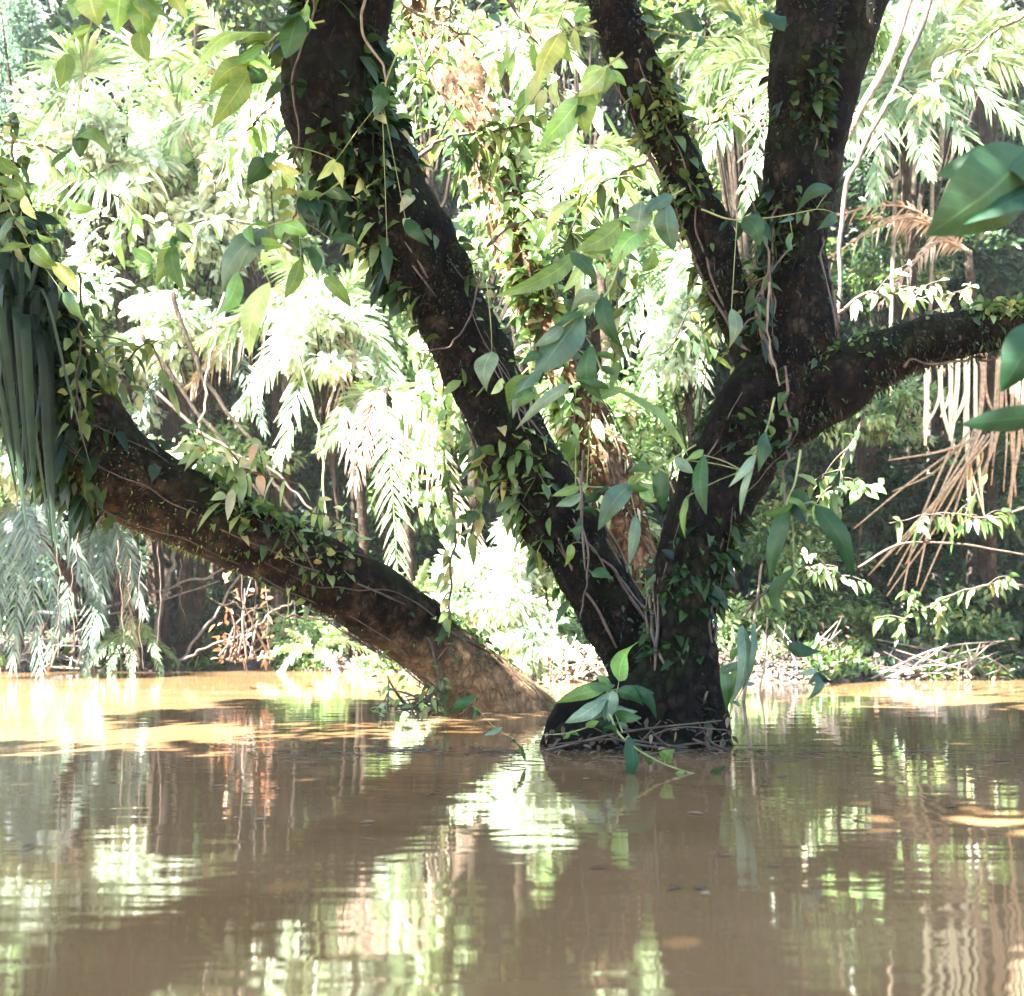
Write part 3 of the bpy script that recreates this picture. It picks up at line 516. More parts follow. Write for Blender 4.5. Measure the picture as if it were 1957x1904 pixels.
BG += [
 ("shade-dark thicket filling the space behind the dead palm", 1780, 980, 190, 120, 21.8, 1500, .2, 'dark'),
 ("shade-dark growth behind the bent broken frond", 1760, 540, 170, 90, 25, 1200, .22, 'dark'),

 ("glare-pale bush at the far left edge behind the hanging straps", 60, 830, 120, 100, 20.8, 900, .26, 'glare'),
 ("glare-pale bush behind the leaning trunk's first bend", 220, 880, 110, 80, 21, 800, .26, 'glare'),

 ("big glare-white leaf mass at the upper left beneath the fan palm", 190, 280, 120, 90, 21, 700, .34, 'glare'),
 ("big glare-white leaf mass touching the kinked trunk's left side", 480, 330, 90, 90, 21, 600, .32, 'glare'),
 ("glare-white leaves at the left above the strap epiphyte", 110, 600, 90, 80, 21, 600, .28, 'glare'),
 ("glare-white foliage behind the upper slanting stems", 370, 620, 90, 60, 21, 500, .26, 'glare'),

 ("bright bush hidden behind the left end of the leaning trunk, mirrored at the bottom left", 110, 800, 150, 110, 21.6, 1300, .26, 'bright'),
 ("glare-pale bush behind the slanting dead stems", 270, 740, 110, 80, 22, 900, .24, 'glare'),
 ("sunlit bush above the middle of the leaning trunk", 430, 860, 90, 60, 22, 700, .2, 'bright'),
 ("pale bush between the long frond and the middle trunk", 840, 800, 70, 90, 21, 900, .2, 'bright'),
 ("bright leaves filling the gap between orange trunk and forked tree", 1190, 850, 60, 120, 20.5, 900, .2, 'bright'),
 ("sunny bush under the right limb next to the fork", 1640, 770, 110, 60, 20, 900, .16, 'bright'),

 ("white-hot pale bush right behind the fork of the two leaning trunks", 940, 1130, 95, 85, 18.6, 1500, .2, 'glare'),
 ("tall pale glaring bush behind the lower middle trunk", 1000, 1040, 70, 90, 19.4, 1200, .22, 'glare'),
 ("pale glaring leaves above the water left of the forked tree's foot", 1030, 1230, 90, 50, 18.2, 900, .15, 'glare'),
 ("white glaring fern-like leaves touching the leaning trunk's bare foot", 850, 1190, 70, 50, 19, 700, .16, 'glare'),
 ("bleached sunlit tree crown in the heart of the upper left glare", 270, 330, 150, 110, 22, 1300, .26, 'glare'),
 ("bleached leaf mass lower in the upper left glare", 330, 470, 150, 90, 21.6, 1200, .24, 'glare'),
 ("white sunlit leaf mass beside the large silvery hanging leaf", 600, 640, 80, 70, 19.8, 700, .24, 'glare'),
 ("pale leaf mass glowing left of the black fork", 1310, 640, 70, 80, 20.2, 700, .24, 'glare'),
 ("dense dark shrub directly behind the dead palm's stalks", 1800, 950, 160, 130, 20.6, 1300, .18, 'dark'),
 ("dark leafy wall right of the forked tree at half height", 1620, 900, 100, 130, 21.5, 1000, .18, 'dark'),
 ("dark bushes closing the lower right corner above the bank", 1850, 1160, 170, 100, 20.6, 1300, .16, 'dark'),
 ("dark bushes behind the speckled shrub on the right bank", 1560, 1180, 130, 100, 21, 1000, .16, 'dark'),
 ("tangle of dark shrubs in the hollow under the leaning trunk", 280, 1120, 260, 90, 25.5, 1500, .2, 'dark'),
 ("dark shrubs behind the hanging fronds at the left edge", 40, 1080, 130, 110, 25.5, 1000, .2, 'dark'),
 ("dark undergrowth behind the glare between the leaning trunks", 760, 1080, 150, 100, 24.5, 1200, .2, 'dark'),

 ("big-leaved glowing shrub right under the fan palm at upper left", 120, 400, 100, 80, 22.3, 520, .42, 'bright'),
 ("big-leaved sunlit shrub between fan palm and kinked trunk", 380, 330, 110, 80, 22.2, 560, .42, 'bright'),
 ("washed-out leaves left of the large silvery hanging leaf", 330, 540, 120, 70, 21.8, 800, .30, 'bright'),
 ("glaring leaves beside the strap epiphyte's top", 150, 510, 80, 80, 22.5, 600, .3, 'bright'),
 ("soft bright bush touching the left edge of the middle trunk at half height", 700, 560, 90, 90, 22.5, 900, .26, 'bright'),
 ("light bush peeping out between the middle trunk and the vine curtains", 760, 660, 80, 70, 22, 800, .22, 'bright'),
 ("bright growth behind the crossing of orange trunk and middle trunk", 960, 430, 80, 70, 22.5, 700, .26, 'bright'),
 ("leafy growth left of the black fork", 1330, 560, 70, 90, 23.5, 700, .26, 'mid'),
 ("sunlit leaves high between thin limb and black limb", 1400, 160, 80, 70, 23, 600, .26, 'bright'),
 ("low leafy scrub along the far bank at the left", 330, 1200, 110, 40, 23.2, 500, .16, 'dark'),
 ("undergrowth filling the dark hollow left of the vine curtains", 640, 950, 110, 110, 25, 900, .2, 'dark'),
 ("weedy plants on the bank behind the foot of the forked tree", 1400, 1220, 90, 60, 19.6, 900, .14, 'bright'),
 ("sunny weeds on the bank at the right beyond the standing narrow leaves", 1480, 1260, 70, 30, 18.9, 500, .11, 'bright'),
 ("dark scrub behind the heap of pale twigs", 1780, 1260, 150, 40, 19.3, 900, .13, 'dark'),
]
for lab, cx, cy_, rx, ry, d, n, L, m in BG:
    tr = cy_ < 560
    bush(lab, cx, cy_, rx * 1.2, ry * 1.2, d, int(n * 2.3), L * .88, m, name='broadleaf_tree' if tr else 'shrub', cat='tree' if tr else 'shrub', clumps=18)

mb = MB(); m = 16000; xs = rng.uniform(-12, 12, m); ee = rng.exponential(1.3, m); pts = np.array([[x, shore(x) + e - .15, gz(x, shore(x) + e - .15) + .02] for x, e in zip(xs, ee)])
blades(mb, pts, rng.normal(0, 1, (m, 3)) * [1, 1, .5], rng.normal(0, .6, (m, 3)) + [0, 0, 1], .13, .055, .1, rows=2)
tag(mb.build('leaf_litter', 'litter'), 'brown fallen leaves lying along the muddy bank', 'leaf litter', kind='stuff')
mb = MB(); m = 9000; xs = rng.uniform(-12, 12, m); ee = rng.exponential(.8, m); pts = np.array([[x, shore(x) + e - .05, gz(x, shore(x) + e)] for x, e in zip(xs, ee)])
keep = np.array([noise.noise(Vector((p[0] * .9, p[1] * .6, 3))) > -.02 for p in pts]); m = keep.sum()
blades(mb, pts[keep], rng.normal(0, .5, (m, 3)) + [0, -.3, 1], rng.normal(0, .6, (m, 3)) + [0, -1, .2], rng.uniform(.12, .42, m), rng.uniform(.03, .07, m), rng.uniform(.2, .9, m), rows=4, kind='lance')
tag(mb.build('bank_grass', 'mid'), 'low ground cover and grass along the bank', 'ground cover', kind='stuff')
# palms --------------------------------------------------------------
def fan(label, cx, cy, d, R_, dirs, mat='palm'):
    c = P(cx, cy, d); base = np.array([c[0] + .5, max(c[1] + .4, shore(c[0]) + .3), .3])
    t = thing('fan_palm', base, label, 'palm'); mt = MB(); tube(mt, [base, (base + c) / 2, c], [.1, .08, .07], n=20, k=8, amp=.01); mt.build('trunk', 'bark_back', t)
    for dx, dy, dd in dirs:
        h = P(cx + dx, cy + dy, d + dd); ml = MB(); tube(ml, [c, (c + h) / 2 + [0, 0, .2], h], [.02, .015, .012], n=10, k=5)
        o = nrmz(h - c); s1 = nrmz(np.cross(o, [0, 1, .3])); n_ = 34; a = np.linspace(-2.2, 2.2, n_)[:, None] + rng.normal(0, .03, (n_, 1))
        di = np.cos(a) * o + np.sin(a) * s1 + [0, -.1, 0]; blades(ml, np.repeat(h[None], n_, 0), di, np.cross(o, s1)[None] * np.ones((n_, 1)), R_ * rng.uniform(.85, 1.1, n_), R_ * .085, .25 + .2 * rng.random(n_), rows=5, kind='lance', fold=.5)
        ml.build('frond', mat, t)
fan("fan palm with wide pleated leaves at the upper left", 230, 230, 21.5, 1.15, [(-70, -90, -.3), (-120, 30, 0), (60, -110, .2), (110, -10, -.4), (-20, 80, -.6)], 'bright')
palm("sunlit feather palm above the left leaning trunk with pale arching fronds", (400, 640), 22, [(210, 560, -.5, .15), (300, 470, 0, .1), (470, 480, 0, .1), (560, 600, -.4, .2), (300, 760, -1, .3), (180, 680, -.5, .3), (480, 780, -1, .3)], .75, 'palmblue')
palm("large glaring feather palm left of the middle trunk with fronds sweeping down", (640, 590), 20.5, [(500, 740, -.5, .22), (440, 640, -.3, .2), (560, 810, -.8, .25), (740, 720, -.5, .25), (660, 800, -1, .2, 'dead'), (760, 860, -.8, .28), (540, 500, 0, .1), (720, 510, 0, .1), (430, 700, .2, .35, 'dead')], .95, 'bright', w=.07, flat=.75)
palm("feather palm with one long frond hanging straight down in front of a dark hollow", (735, 740), 19.5, [(760, 1100, -.5, .05), (690, 880, -.2, .2, 'dead'), (820, 840, 0, .2), (905, 1060, -.3, .12, 'dead'), (640, 830, 0, .2)], .8, 'palm', n=44, flat=.95, w=.05)
palm("bleached feather palm glowing behind the thin upper limb", (1300, 470), 22, [(1190, 660, -.4, .2), (1250, 700, -.8, .15), (1330, 720, -.5, .1), (1390, 600, 0, .2), (1160, 560, 0, .25), (1200, 420, 0, .15), (1340, 620, -.7, .15)], 1.0, 'bright', w=.085, flat=.8)
palm("feather palm with drooping fronds between the thin limb and the black limb", (1510, 130), 21.5, [(1290, 110, -.3, .12), (1310, 190, -.3, .2), (1360, 290, -.6, .2), (1440, 350, -.8, .25), (1400, 30, 0, .1), (1480, 420, -.9, .12)], .9, 'palm', w=.075, flat=.75)
palm("broad feather palm spreading pale fronds across the upper right corner", (1720, 150), 21, [(1960, 60, 0, .15), (1980, 160, -.4, .2), (1940, 260, -.6, .25), (1850, 300, -.8, .22), (1760, 290, -.9, .15), (1840, 20, .2, .1), (1640, 250, -.4, .25), (1680, 330, -.8, .2)], 1.0, 'palm', w=.08, flat=.7)
palm("feather palm behind the orange trunk at the top", (960, 60), 22, [(830, 90, 0, .2), (1080, 30, 0, .15), (1090, 130, -.4, .25), (900, 200, -.5, .2), (1010, 210, -.6, .2)], .85, 'bright', w=.07)
palm("feather palm behind the gap between orange trunk and thin limb", (1130, 280), 21.5, [(1010, 330, 0, .2), (1040, 420, -.4, .2), (1230, 330, 0, .2), (1190, 450, -.5, .2), (1120, 480, -.7, .1)], .85, 'bright', w=.07)
palm("feather palm at the top left whose fronds cross the glare", (470, 180), 21, [(330, 130, 0, .2), (350, 250, -.4, .2), (590, 110, 0, .15), (450, 330, -.6, .15), (560, 260, -.4, .2), (400, 40, 0, .1)], .9, 'bright', w=.07)
palm("bluish palm with hanging fronds over the water at the far left", (40, 960), 19.5, [(-20, 1240, -.4, .1), (30, 1200, -.6, .12), (100, 1160, -.6, .25), (150, 1090, -.5, .3), (-40, 1100, 0, .2), (70, 1230, -.8, .2)], .7, 'palmblue', n=44, flat=.85, w=.04, droop=.5)
palm("grey-green palm with limp fronds under the left end of the leaning trunk", (210, 990), 21.5, [(120, 1190, -.4, .15), (190, 1180, -.5, .12), (260, 1130, -.5, .2), (170, 1240, -.3, .1), (250, 1200, 0, .2, 'dead')], .65, 'palmblue', n=40, flat=.85, w=.04, droop=.5)
palm("small rosette palm growing right at the far water line on the left", (250, 1245), 22.3, [(185, 1270, -.5, .5), (215, 1290, -.8, .6), (300, 1290, -.8, .6), (320, 1260, 0, .5), (205, 1225, 0, .3), (285, 1215, 0, .3), (250, 1290, -1, .7), (230, 1190, 0, .1)], .42, 'palm', n=30, trunk=False, name='small_palm', w=.04, rr=.01)
palm("lit fern with toothed fronds below the long leaning trunk", (600, 1250), 22, [(520, 1255, -.4, .2), (540, 1290, -.5, .3), (640, 1290, -.5, .3), (690, 1250, 0, .3), (560, 1215, 0, .2), (650, 1210, 0, .2)], .26, 'bright', n=26, trunk=False, name='fern', cat='fern', w=.05, rr=.008)
palm("bright fern glowing above the bare foot of the long leaning trunk", (790, 1150), 20, [(720, 1130, -.3, .3), (750, 1110, 0, .3), (850, 1120, 0, .3), (870, 1160, -.3, .3), (810, 1090, 0, .1)], .3, 'bright', n=26, trunk=False, name='fern', cat='fern', w=.06, rr=.008)
# dead and bare things on the bank ------------------------------------
t = thing('dead_palm', P(1870, 830, 18.9), "dead palm whose brown dry stalks fan down from one knot in the lower right thicket", 'palm')
for ex, ey in [(1650, 1100), (1665, 1085), (1690, 1140), (1705, 1120), (1725, 1150), (1640, 1010), (1700, 940), (1715, 1060), (1745, 1120), (1735, 1080), (1810, 960), (1700, 880), (1890, 1010), (1760, 1140)]:
    mb = MB(); e = P(ex + rng.normal(0, 8), ey, 18.9 + rng.normal(0, .4)); c0 = P(1870 + rng.normal(0, 12), 835 + rng.normal(0, 10), 18.9)
    tube(mb, [c0, (c0 + e) / 2 + rng.normal(0, .09, 3), e], [.022, .02, .012], n=14, k=6); mb.build('stalk', 'cane', t)
t = thing('cane_clump', P(1880, 1150, 19.6), "clump of pale and brown upright canes at the right edge below the mossy limb", 'canes')
for i in range(26):
    x = 1770 + i * 7.5 + rng.normal(0, 14); y0 = rng.uniform(660, 700); y1 = rng.uniform(830, 1010) if i > 8 else rng.uniform(790, 880)
    mb = MB(); tube(mb, [P(x, y0 - 40, 19.3), P(x + rng.normal(0, 6), (y0 + y1) / 2, 19.2), P(x + rng.normal(0, 26), y1, 19.2)], np.array([.032, .034, .02]) * rng.uniform(.5, 1.25), n=12, k=6)
    mb.build('cane', 'canepale' if i < 14 else 'cane', t)
mb = MB(); tube(mb, [P(1900, 1320, 19.9), P(1895, 1000, 19.9), P(1890, 620, 19.6)], [.09, .08, .06], n=16, k=8, amp=.01); mb.build('stem', 'bark_back', t)
palm("bent broken frond of a dying palm, bleached white, right of the black limb", (1850, 480), 20.5, [(1580, 450, -.4, .25, 'dead'), (1600, 520, -.5, .3, 'dead'), (1700, 430, -.2, .15, 'dead'), (1720, 560, -.4, .3, 'dead')], .45, 'dead', n=22, w=.09, rr=.03, flat=.8)
for i, (x, y0, y1, lb) in enumerate([(1722, 260, 400, "pale bare stem standing in the dark gap at upper right, left one of two"), (1795, 250, 390, "pale bare slightly tilted stem in the dark gap at upper right, right one of two")]):
    stick(lb, [(x + 12, y0 - 80), (x, (y0 + y1) / 2), (x - 14, y1), (x - 20, y1 + 500, .6), (x - 20, 1290, .8)], 22, .05, 'vinepale', 'bare_stem', 'stem')
stick("pale slanting liana right of the black upright limb", [(1760, -60), (1690, 130), (1610, 270), (1570, 350), (1555, 500), (1560, 700)], 12, .05, 'vinepale', 'liana', 'liana')
stick("brown liana running beside the pale slanting one at upper right", [(1800, -60), (1720, 150), (1640, 300), (1610, 400), (1600, 640)], 12.4, .04, 'vine', 'liana', 'liana')
DEAD = [
 ("dark dead stem slanting down behind the left leaning trunk, upper one", [(330, 560), (390, 720), (500, 870), (560, 980)], 19, .045, 'bark_back'),
 ("dark dead stem slanting behind the left leaning trunk, lower one", [(270, 640), (360, 760), (470, 900), (520, 990)], 19.3, .04, 'bark_back'),
 ("thin brown dead stem crossing the other slanting stems", [(300, 750), (400, 840), (520, 900), (600, 980)], 19, .03, 'vine'),
 ("forked pale sapling stem left of the long hanging frond", [(555, 640), (600, 790), (612, 880), (625, 1000), (640, 1080)], 17, .022, 'greenstem'),
 ("short side stem of the pale sapling", [(650, 780), (625, 830), (612, 880)], 17, .014, 'greenstem'),
 ("pale branching twig above the leaning trunk on the left", [(430, 560), (400, 700), (390, 780), (375, 830)], 17, .02, 'vinepale'),
 ("long grey branch lying low across the dark hollow under the leaning trunk", [(60, 1175), (200, 1160), (330, 1120), (430, 1090)], 22.2, .035, 'twig'),
 ("second grey branch just below the long one under the leaning trunk", [(100, 1180), (230, 1170), (420, 1110)], 22.1, .022, 'twig'),
 ("grey leaning pole rising from the left bank", [(290, 1250), (310, 1150), (330, 1080), (335, 1000)], 22.3, .06, 'twig'),
 ("thin stick slanting up from the water under the leaning trunk", [(340, 1265), (400, 1190), (440, 1130), (470, 1085)], 22, .03, 'twig'),
 ("curved reddish branch reaching out over the water beneath the leaning trunk", [(350, 1262), (400, 1235), (470, 1210), (520, 1170), (560, 1150)], 20, .025, 'vine'),
 ("dark dead branch sticking left under the leaning trunk", [(640, 1185), (560, 1178), (480, 1160), (400, 1150)], 14, .02, 'bark_back'),
]
for lab, pts, d, r, m in DEAD: stick(lab, pts, d, r, m, 'dead_branch', 'branch', wob=.02)
# hanging aerial roots over the water on the left
ROOT_LAB = ["leftmost thin aerial root, hanging by the bluish palm fronds", "thin aerial root just right of the leftmost one", "thin aerial root dropping in front of the small rosette palm",
 "thin aerial root just right of the small rosette palm", "aerial root over the grey leaning pole", "short aerial root in the middle of the dark hollow", "long aerial root left of the rusty dead leaves",
 "aerial root through the middle of the rusty dead leaves", "aerial root at the right edge of the rusty dead leaves", "rightmost aerial root, above the lit fern", "shortest aerial root, ending above the small rosette palm"]
for i in range(11):
    x = [108, 150, 225, 268, 300, 345, 450, 485, 505, 560, 250][i]; y0 = 1010 + rng.uniform(-20, 60); y1 = [1260, 1230, 1270, 1280, 1230, 1200, 1290, 1250, 1270, 1230, 1150][i]
    stick(ROOT_LAB[i], [(x, y0), (x + rng.normal(0, 8), (y0 + y1) / 2), (x + rng.normal(0, 10), y1)], rng.uniform(12, 16), .008, 'vine', 'aerial_root', 'root', wob=.012)
# twig piles at the waterline on the right and centre
def brush(label, x0, x1, y0, y1, d, n, mat='twig', leafm='rust', nl=40, pale=True):
    t = thing('brush_pile', P((x0 + x1) / 2, y1, d), label, 'brush')
    for i in range(n):
        a = P(rng.uniform(x0, x1), y1 + rng.uniform(-8, 4), d + rng.uniform(-.3, .5)); b = P(rng.uniform(x0, x1), rng.uniform(y0, y1), d + rng.uniform(-.6, .8))
        mb = MB(); tube(mb, [a, (a + b) / 2 + rng.normal(0, .008 * d ** .8, 3), b], np.array([.022, .018, .008]) * min(1, d / 18), n=12, k=5); mb.build('twig', mat if i % 6 or not pale else 'vinepale', t)
    ml = MB(); p = np.array([P(rng.uniform(x0, x1), y1 - rng.random() ** 2 * (y1 - y0), d + rng.uniform(-.4, .4)) for _ in range(nl)])
    blades(ml, p, rng.normal(0, 1, (nl, 3)), rng.normal(0, .5, (nl, 3)) + [0, 0, 1], .13 * min(1, d / 16), .06 * min(1, d / 16), .3); ml.build('dead_leaves', leafm, t)
brush("tangle of bare twigs and roots at the water line right of the forked tree", 1430, 1640, 1180, 1300, 18.6, 34)
brush("heap of pale twigs and roots along the bank at the lower right", 1650, 1930, 1220, 1300, 18.4, 46)
brush("sunlit heap of sticks at the water between the leaning trunk's foot and the forked tree", 1030, 1200, 1210, 1320, 17.5, 36, 'vinepale')
brush("bundle of grey roots at the water's edge at the far left", 0, 170, 1180, 1275, 22, 26)
brush("twigs caught against the foot of the leaning trunk", 720, 900, 1280, 1358, 12.0, 26, 'vine', 'bright', 90)
brush("fine dark roots and trapped twigs around the swollen foot of the forked tree", 1040, 1400, 1370, 1436, 7.95, 40, 'vine', 'litter', 160, False)
brush("rust-brown dead leaves hanging in a tattered bunch under the leaning trunk", 410, 520, 1090, 1260, 15.5, 16, 'vine', 'rust', 90)

# drifting bits on the water
mb = MB(); m = 1500; k_ = rng.random(m) < .5
xs = np.where(k_, rng.normal(.45, .9, m), rng.uniform(-5, 6, m)); ys = np.where(k_, rng.normal(7.75, .22, m), rng.uniform(3.5, 17, m))
blades(mb, np.stack([xs, ys, np.full(m, .006)], 1), np.stack([rng.normal(0, 1, m), rng.normal(0, 1, m), np.zeros(m)], 1), rng.normal(0, .12, (m, 3)) + [0, 0, 1], rng.uniform(.015, .09, m), rng.uniform(.006, .03, m), 0, rows=3)
for _ in range(26):
    x_, y_ = rng.normal(.5, 1.2), rng.normal(7.6, .35); a_ = rng.uniform(-.6, .6); l_ = rng.uniform(.1, .35)
    tube(mb, [(x_, y_, .004), (x_ + l_ * .5, y_ + a_ * .1, .012), (x_ + l_, y_ + a_ * l_, .004)], .004, n=6, k=5)
tag(mb.build('floating_leaves', 'litter'), 'small dead leaves and bits drifting on the water', 'floating leaves', kind='stuff')
# ------------------------------------------------------------------ creepers on the trunks
def creeper(label, key, s0, s1, n_stem, n_leaf, L, mat='mid', smat='vine', stand=1.01, upper=.0, r=.011, hang=.0, wleaf=.5):
    c, rr, t, u, v = PATH[key]; N = len(c); i0, i1 = int(s0 * N), min(N - 1, int(s1 * N))
    th = thing('creeper', c[i0], label, 'creeper'); lead = []
    for k in range(n_stem):
        a = rng.uniform(0, 6.28); dth = rng.normal(0, 1.6) ; idx = np.linspace(i0 + rng.integers(0, max(1, (i1 - i0) // 3)), i1 - rng.integers(0, max(1, (i1 - i0) // 3)), 16).astype(int)
        aa = a + np.linspace(0, dth, 16) + .18 * np.sin(np.linspace(0, 9, 16) + k)
        st = stand + .06 * np.sin(np.linspace(0, 7, 16) + k)
        p = c[idx] + (u[idx] * np.cos(aa)[:, None] + v[idx] * np.sin(aa)[:, None]) * (rr[idx] * st + r)[:, None]
        mb = MB(); tube(mb, p + rng.normal(0, .012, p.shape), r * rng.uniform(.35, 1.1) * np.linspace(1.3, .35, 16) * rng.uniform(.75, 1.25, 16), n=48, k=6); mb.build('stem', smat, th)
    m = n_leaf; idx = rng.integers(i0, i1, m); hotspots = rng.integers(i0, i1, 7)
    near = rng.random(m) < .88; idx[near] = np.clip(hotspots[rng.integers(0, 7, near.sum())] + rng.normal(0, N * .022, near.sum()), 0, N - 1).astype(int)
    aa = idx * .09 + rng.normal(0, 1., m); o = u[idx] * np.cos(aa)[:, None] + v[idx] * np.sin(aa)[:, None]
    if upper: o = nrmz(o + np.array([0, 0, upper]))
    p = c[idx] + o * (rr[idx] * rng.uniform(.98, 1.1, m))[:, None]
    ml = MB(); Ls = L * rng.uniform(.3, 1.5, m) ** 1.3; blades(ml, p, o * .7 + rng.normal(0, .5, (m, 3)) + [0, 0, -hang], rng.normal(0, .5, (m, 3)) + [0, -.3, .7], Ls, Ls * wleaf, rng.uniform(.1, .8, m), rows=4)
    ml.build('foliage', mat, th)
creeper("creeper with small leaves along the upper side of the long leaning trunk", 'T1', .12, .62, 9, 1500, .10, 'mid', upper=.9)
creeper("shaded creeper leaves on the left end of the long leaning trunk", 'T1', .5, .88, 6, 2200, .15, 'dark', hang=.5)
creeper("fine tangled creeper with stems down the bare lower leaning trunk", 'T1', .06, .35, 6, 60, .09, 'mid')
creeper("ropy creeper winding up the middle trunk", 'T2', .05, .55, 10, 380, .10, 'mid')
creeper("leafy creeper on the kinked upper part of the middle trunk", 'T2', .45, .85, 8, 1500, .12, 'dark', hang=.3)
creeper("pale creeper leaves fringing the right side of the middle trunk", 'T2', .3, .7, 3, 300, .12, 'bright')
creeper("thick creeper on the forked tree's main trunk", 'T3', .1, .98, 9, 1100, .08, 'dark')
creeper("small ferny creeper lining the black upright limb", 'LA', .1, .75, 5, 800, .08, 'dark')
creeper("small-leaved creeper on top of the mossy right limb", 'LC', .1, .8, 5, 700, .06, 'mid', upper=1.)
creeper("creeper covering the thin upper left limb", 'LD', .1, .85, 5, 800, .09, 'mid')
creeper("bright leafy creeper smothering the orange trunk", 'T4', .1, .9, 7, 1500, .16, 'bright')
creeper("green creeper leaves mixed into the lower half of the orange trunk", 'T4', .08, .5, 4, 700, .13, 'mid')
def branch(label, pts, d, n, L, mat, dd=0., kind='leaf', Wd=.42):
    t = thing('leafy_branch', P(*pts[0], d), label, 'branch'); m = len(pts); pp = [P(x, y, d + dd * i / (m - 1)) for i, (x, y) in enumerate(pts)]
    c = wiggle(pp, .01, 16); mb = MB(); tube(mb, c, np.linspace(.02, .005, 16), n=40, k=6); ml = MB(); cs = spline(c, 60)
    tw = rng.integers(12, 60, 7)
    for q in tw:
        e = cs[q] + nrmz(rng.normal(0, 1, 3) + [0, -.2, -.2]) * rng.uniform(.2, .5); tube(mb, [cs[q], (cs[q] + e) / 2 + [0, 0, .04], e], [.009, .006, .003], n=8, k=5)
        k = n // 9; f = np.linspace(.15, 1, k)[:, None]; p = cs[q] * (1 - f) + e * f
        blades(ml, p, nrmz(e - cs[q]) * .7 + rng.normal(0, .6, (k, 3)) + [0, 0, -.35], rng.normal(0, .4, (k, 3)) + [0, -.5, .7], L * rng.uniform(.6, 1.2, k), L * Wd, rng.uniform(.1, .8, k), rows=6, kind=kind)
    k = n // 3; q = rng.integers(10, 60, k); blades(ml, cs[q], rng.normal(0, .6, (k, 3)) + [0, 0, -.4], rng.normal(0, .4, (k, 3)) + [0, -.5, .7], L * rng.uniform(.6, 1.2, k), L * Wd, rng.uniform(.1, .8, k), rows=6, kind=kind)
    mb.build('stem', 'vine', t); ml.build('foliage', mat, t)
for a in [("dark leafy branch rising past the strap epiphyte at the left edge", [(120, 760), (90, 640), (60, 520), (30, 400)], 9.6, 70, .17, 'dark'),
          ("dark twiggy branch leaning right above the strap epiphyte", [(60, 470), (120, 560), (160, 650), (175, 740)], 9.7, 60, .15, 'mid'),
          ("dark leafy branch across the upper left side of the black fork", [(1480, 700), (1450, 600), (1470, 500), (1440, 420)], 8.0, 44, .12, 'dark'),
          ("leafy branch arching across the gap right of the kinked trunk at the top", [(740, -30), (800, 30), (880, 60), (960, 120)], 11, 46, .2, 'bright'),
          ("branch of green leaves crossing the orange trunk near the top", [(780, 60), (840, 180), (900, 280), (930, 380)], 10.5, 50, .19, 'mid'),
          ("leafy branch rising to the right from the kink", [(800, 300), (860, 260), (960, 250), (1050, 210)], 10.3, 46, .17, 'mid'),
          ("sunlit branch over the middle of the orange trunk", [(930, 470), (1000, 420), (1090, 430), (1150, 480)], 11, 50, .2, 'bright'),
          ("branch with large pale leaves at the top right of the orange trunk", [(960, -20), (1010, 60), (1060, 140), (1080, 230)], 10, 40, .24, 'bright'),
          ("branch spreading leaves left of the thin limb", [(1250, 300), (1190, 330), (1120, 380), (1080, 470)], 10, 50, .2, 'mid'),
          ("leafy branch between the thin limb and the black limb, lower", [(1440, 650), (1400, 600), (1330, 620), (1260, 680)], 10.5, 40, .17, 'mid'),
          ("leafy branch between the thin limb and the black limb, upper", [(1460, 240), (1400, 220), (1340, 260), (1330, 330)], 11, 40, .18, 'mid'),
          ("branch above the right limb with sunny leaf tufts", [(1600, 600), (1660, 560), (1760, 570), (1860, 550)], 11, 60, .14, 'bright'),
          ("branch of yellow-green leaves at the upper right corner", [(1980, 20), (1900, 60), (1820, 130), (1760, 190)], 12, 50, .2, 'bright'),
          ("green branch hanging under the right limb beside the fork", [(1640, 720), (1650, 800), (1610, 880), (1590, 960)], 11, 50, .14, 'mid'),
          ("twiggy branch right of the forked tree's lower trunk", [(1420, 1180), (1470, 1120), (1530, 1090), (1600, 1100)], 13, 70, .13, 'bright'),
          ("leafy branch reaching over the bank at the lower right", [(1957, 1120), (1880, 1120), (1790, 1150), (1720, 1190)], 15, 70, .17, 'mid'),
          ("dim leafy branch at the right edge below the canes", [(1980, 960), (1900, 990), (1800, 980), (1700, 1000)], 15, 60, .17, 'mid'),
          ("branch of large leaves lying on top of the leaning trunk", [(330, 900), (400, 880), (480, 900), (570, 930)], 10.2, 50, .2, 'bright'),
          ("leafy shoot above the leaning trunk near the left epiphyte", [(200, 820), (210, 740), (250, 680), (300, 650)], 10, 46, .17, 'mid'),
          ("leafy shoot growing from the leaning trunk below the long frond", [(700, 1100), (680, 1030), (640, 990), (590, 980)], 10.9, 50, .14, 'bright'),
          ("branch of pale leaves in the glare at far upper left", [(-20, 260), (80, 280), (170, 330), (250, 400)], 12, 50, .22, 'bright'),
          ("drooping leafy branch left of the kinked trunk", [(560, 180), (500, 220), (440, 290), (410, 370)], 10.5, 50, .2, 'bright'),
          ("leafy branch in the middle of the glare at left", [(560, 480), (480, 430), (390, 420), (300, 450)], 12, 50, .2, 'bright'),
          ("leafy branch over the gap left of the orange trunk's foot", [(1150, 1010), (1100, 930), (1080, 860), (1100, 790)], 10.8, 40, .16, 'bright'),
          ("small leafy twig trailing into the water by the leaning trunk's foot", [(800, 1180), (830, 1250), (850, 1310), (840, 1350)], 11, 40, .1, 'mid')]: branch(*a)
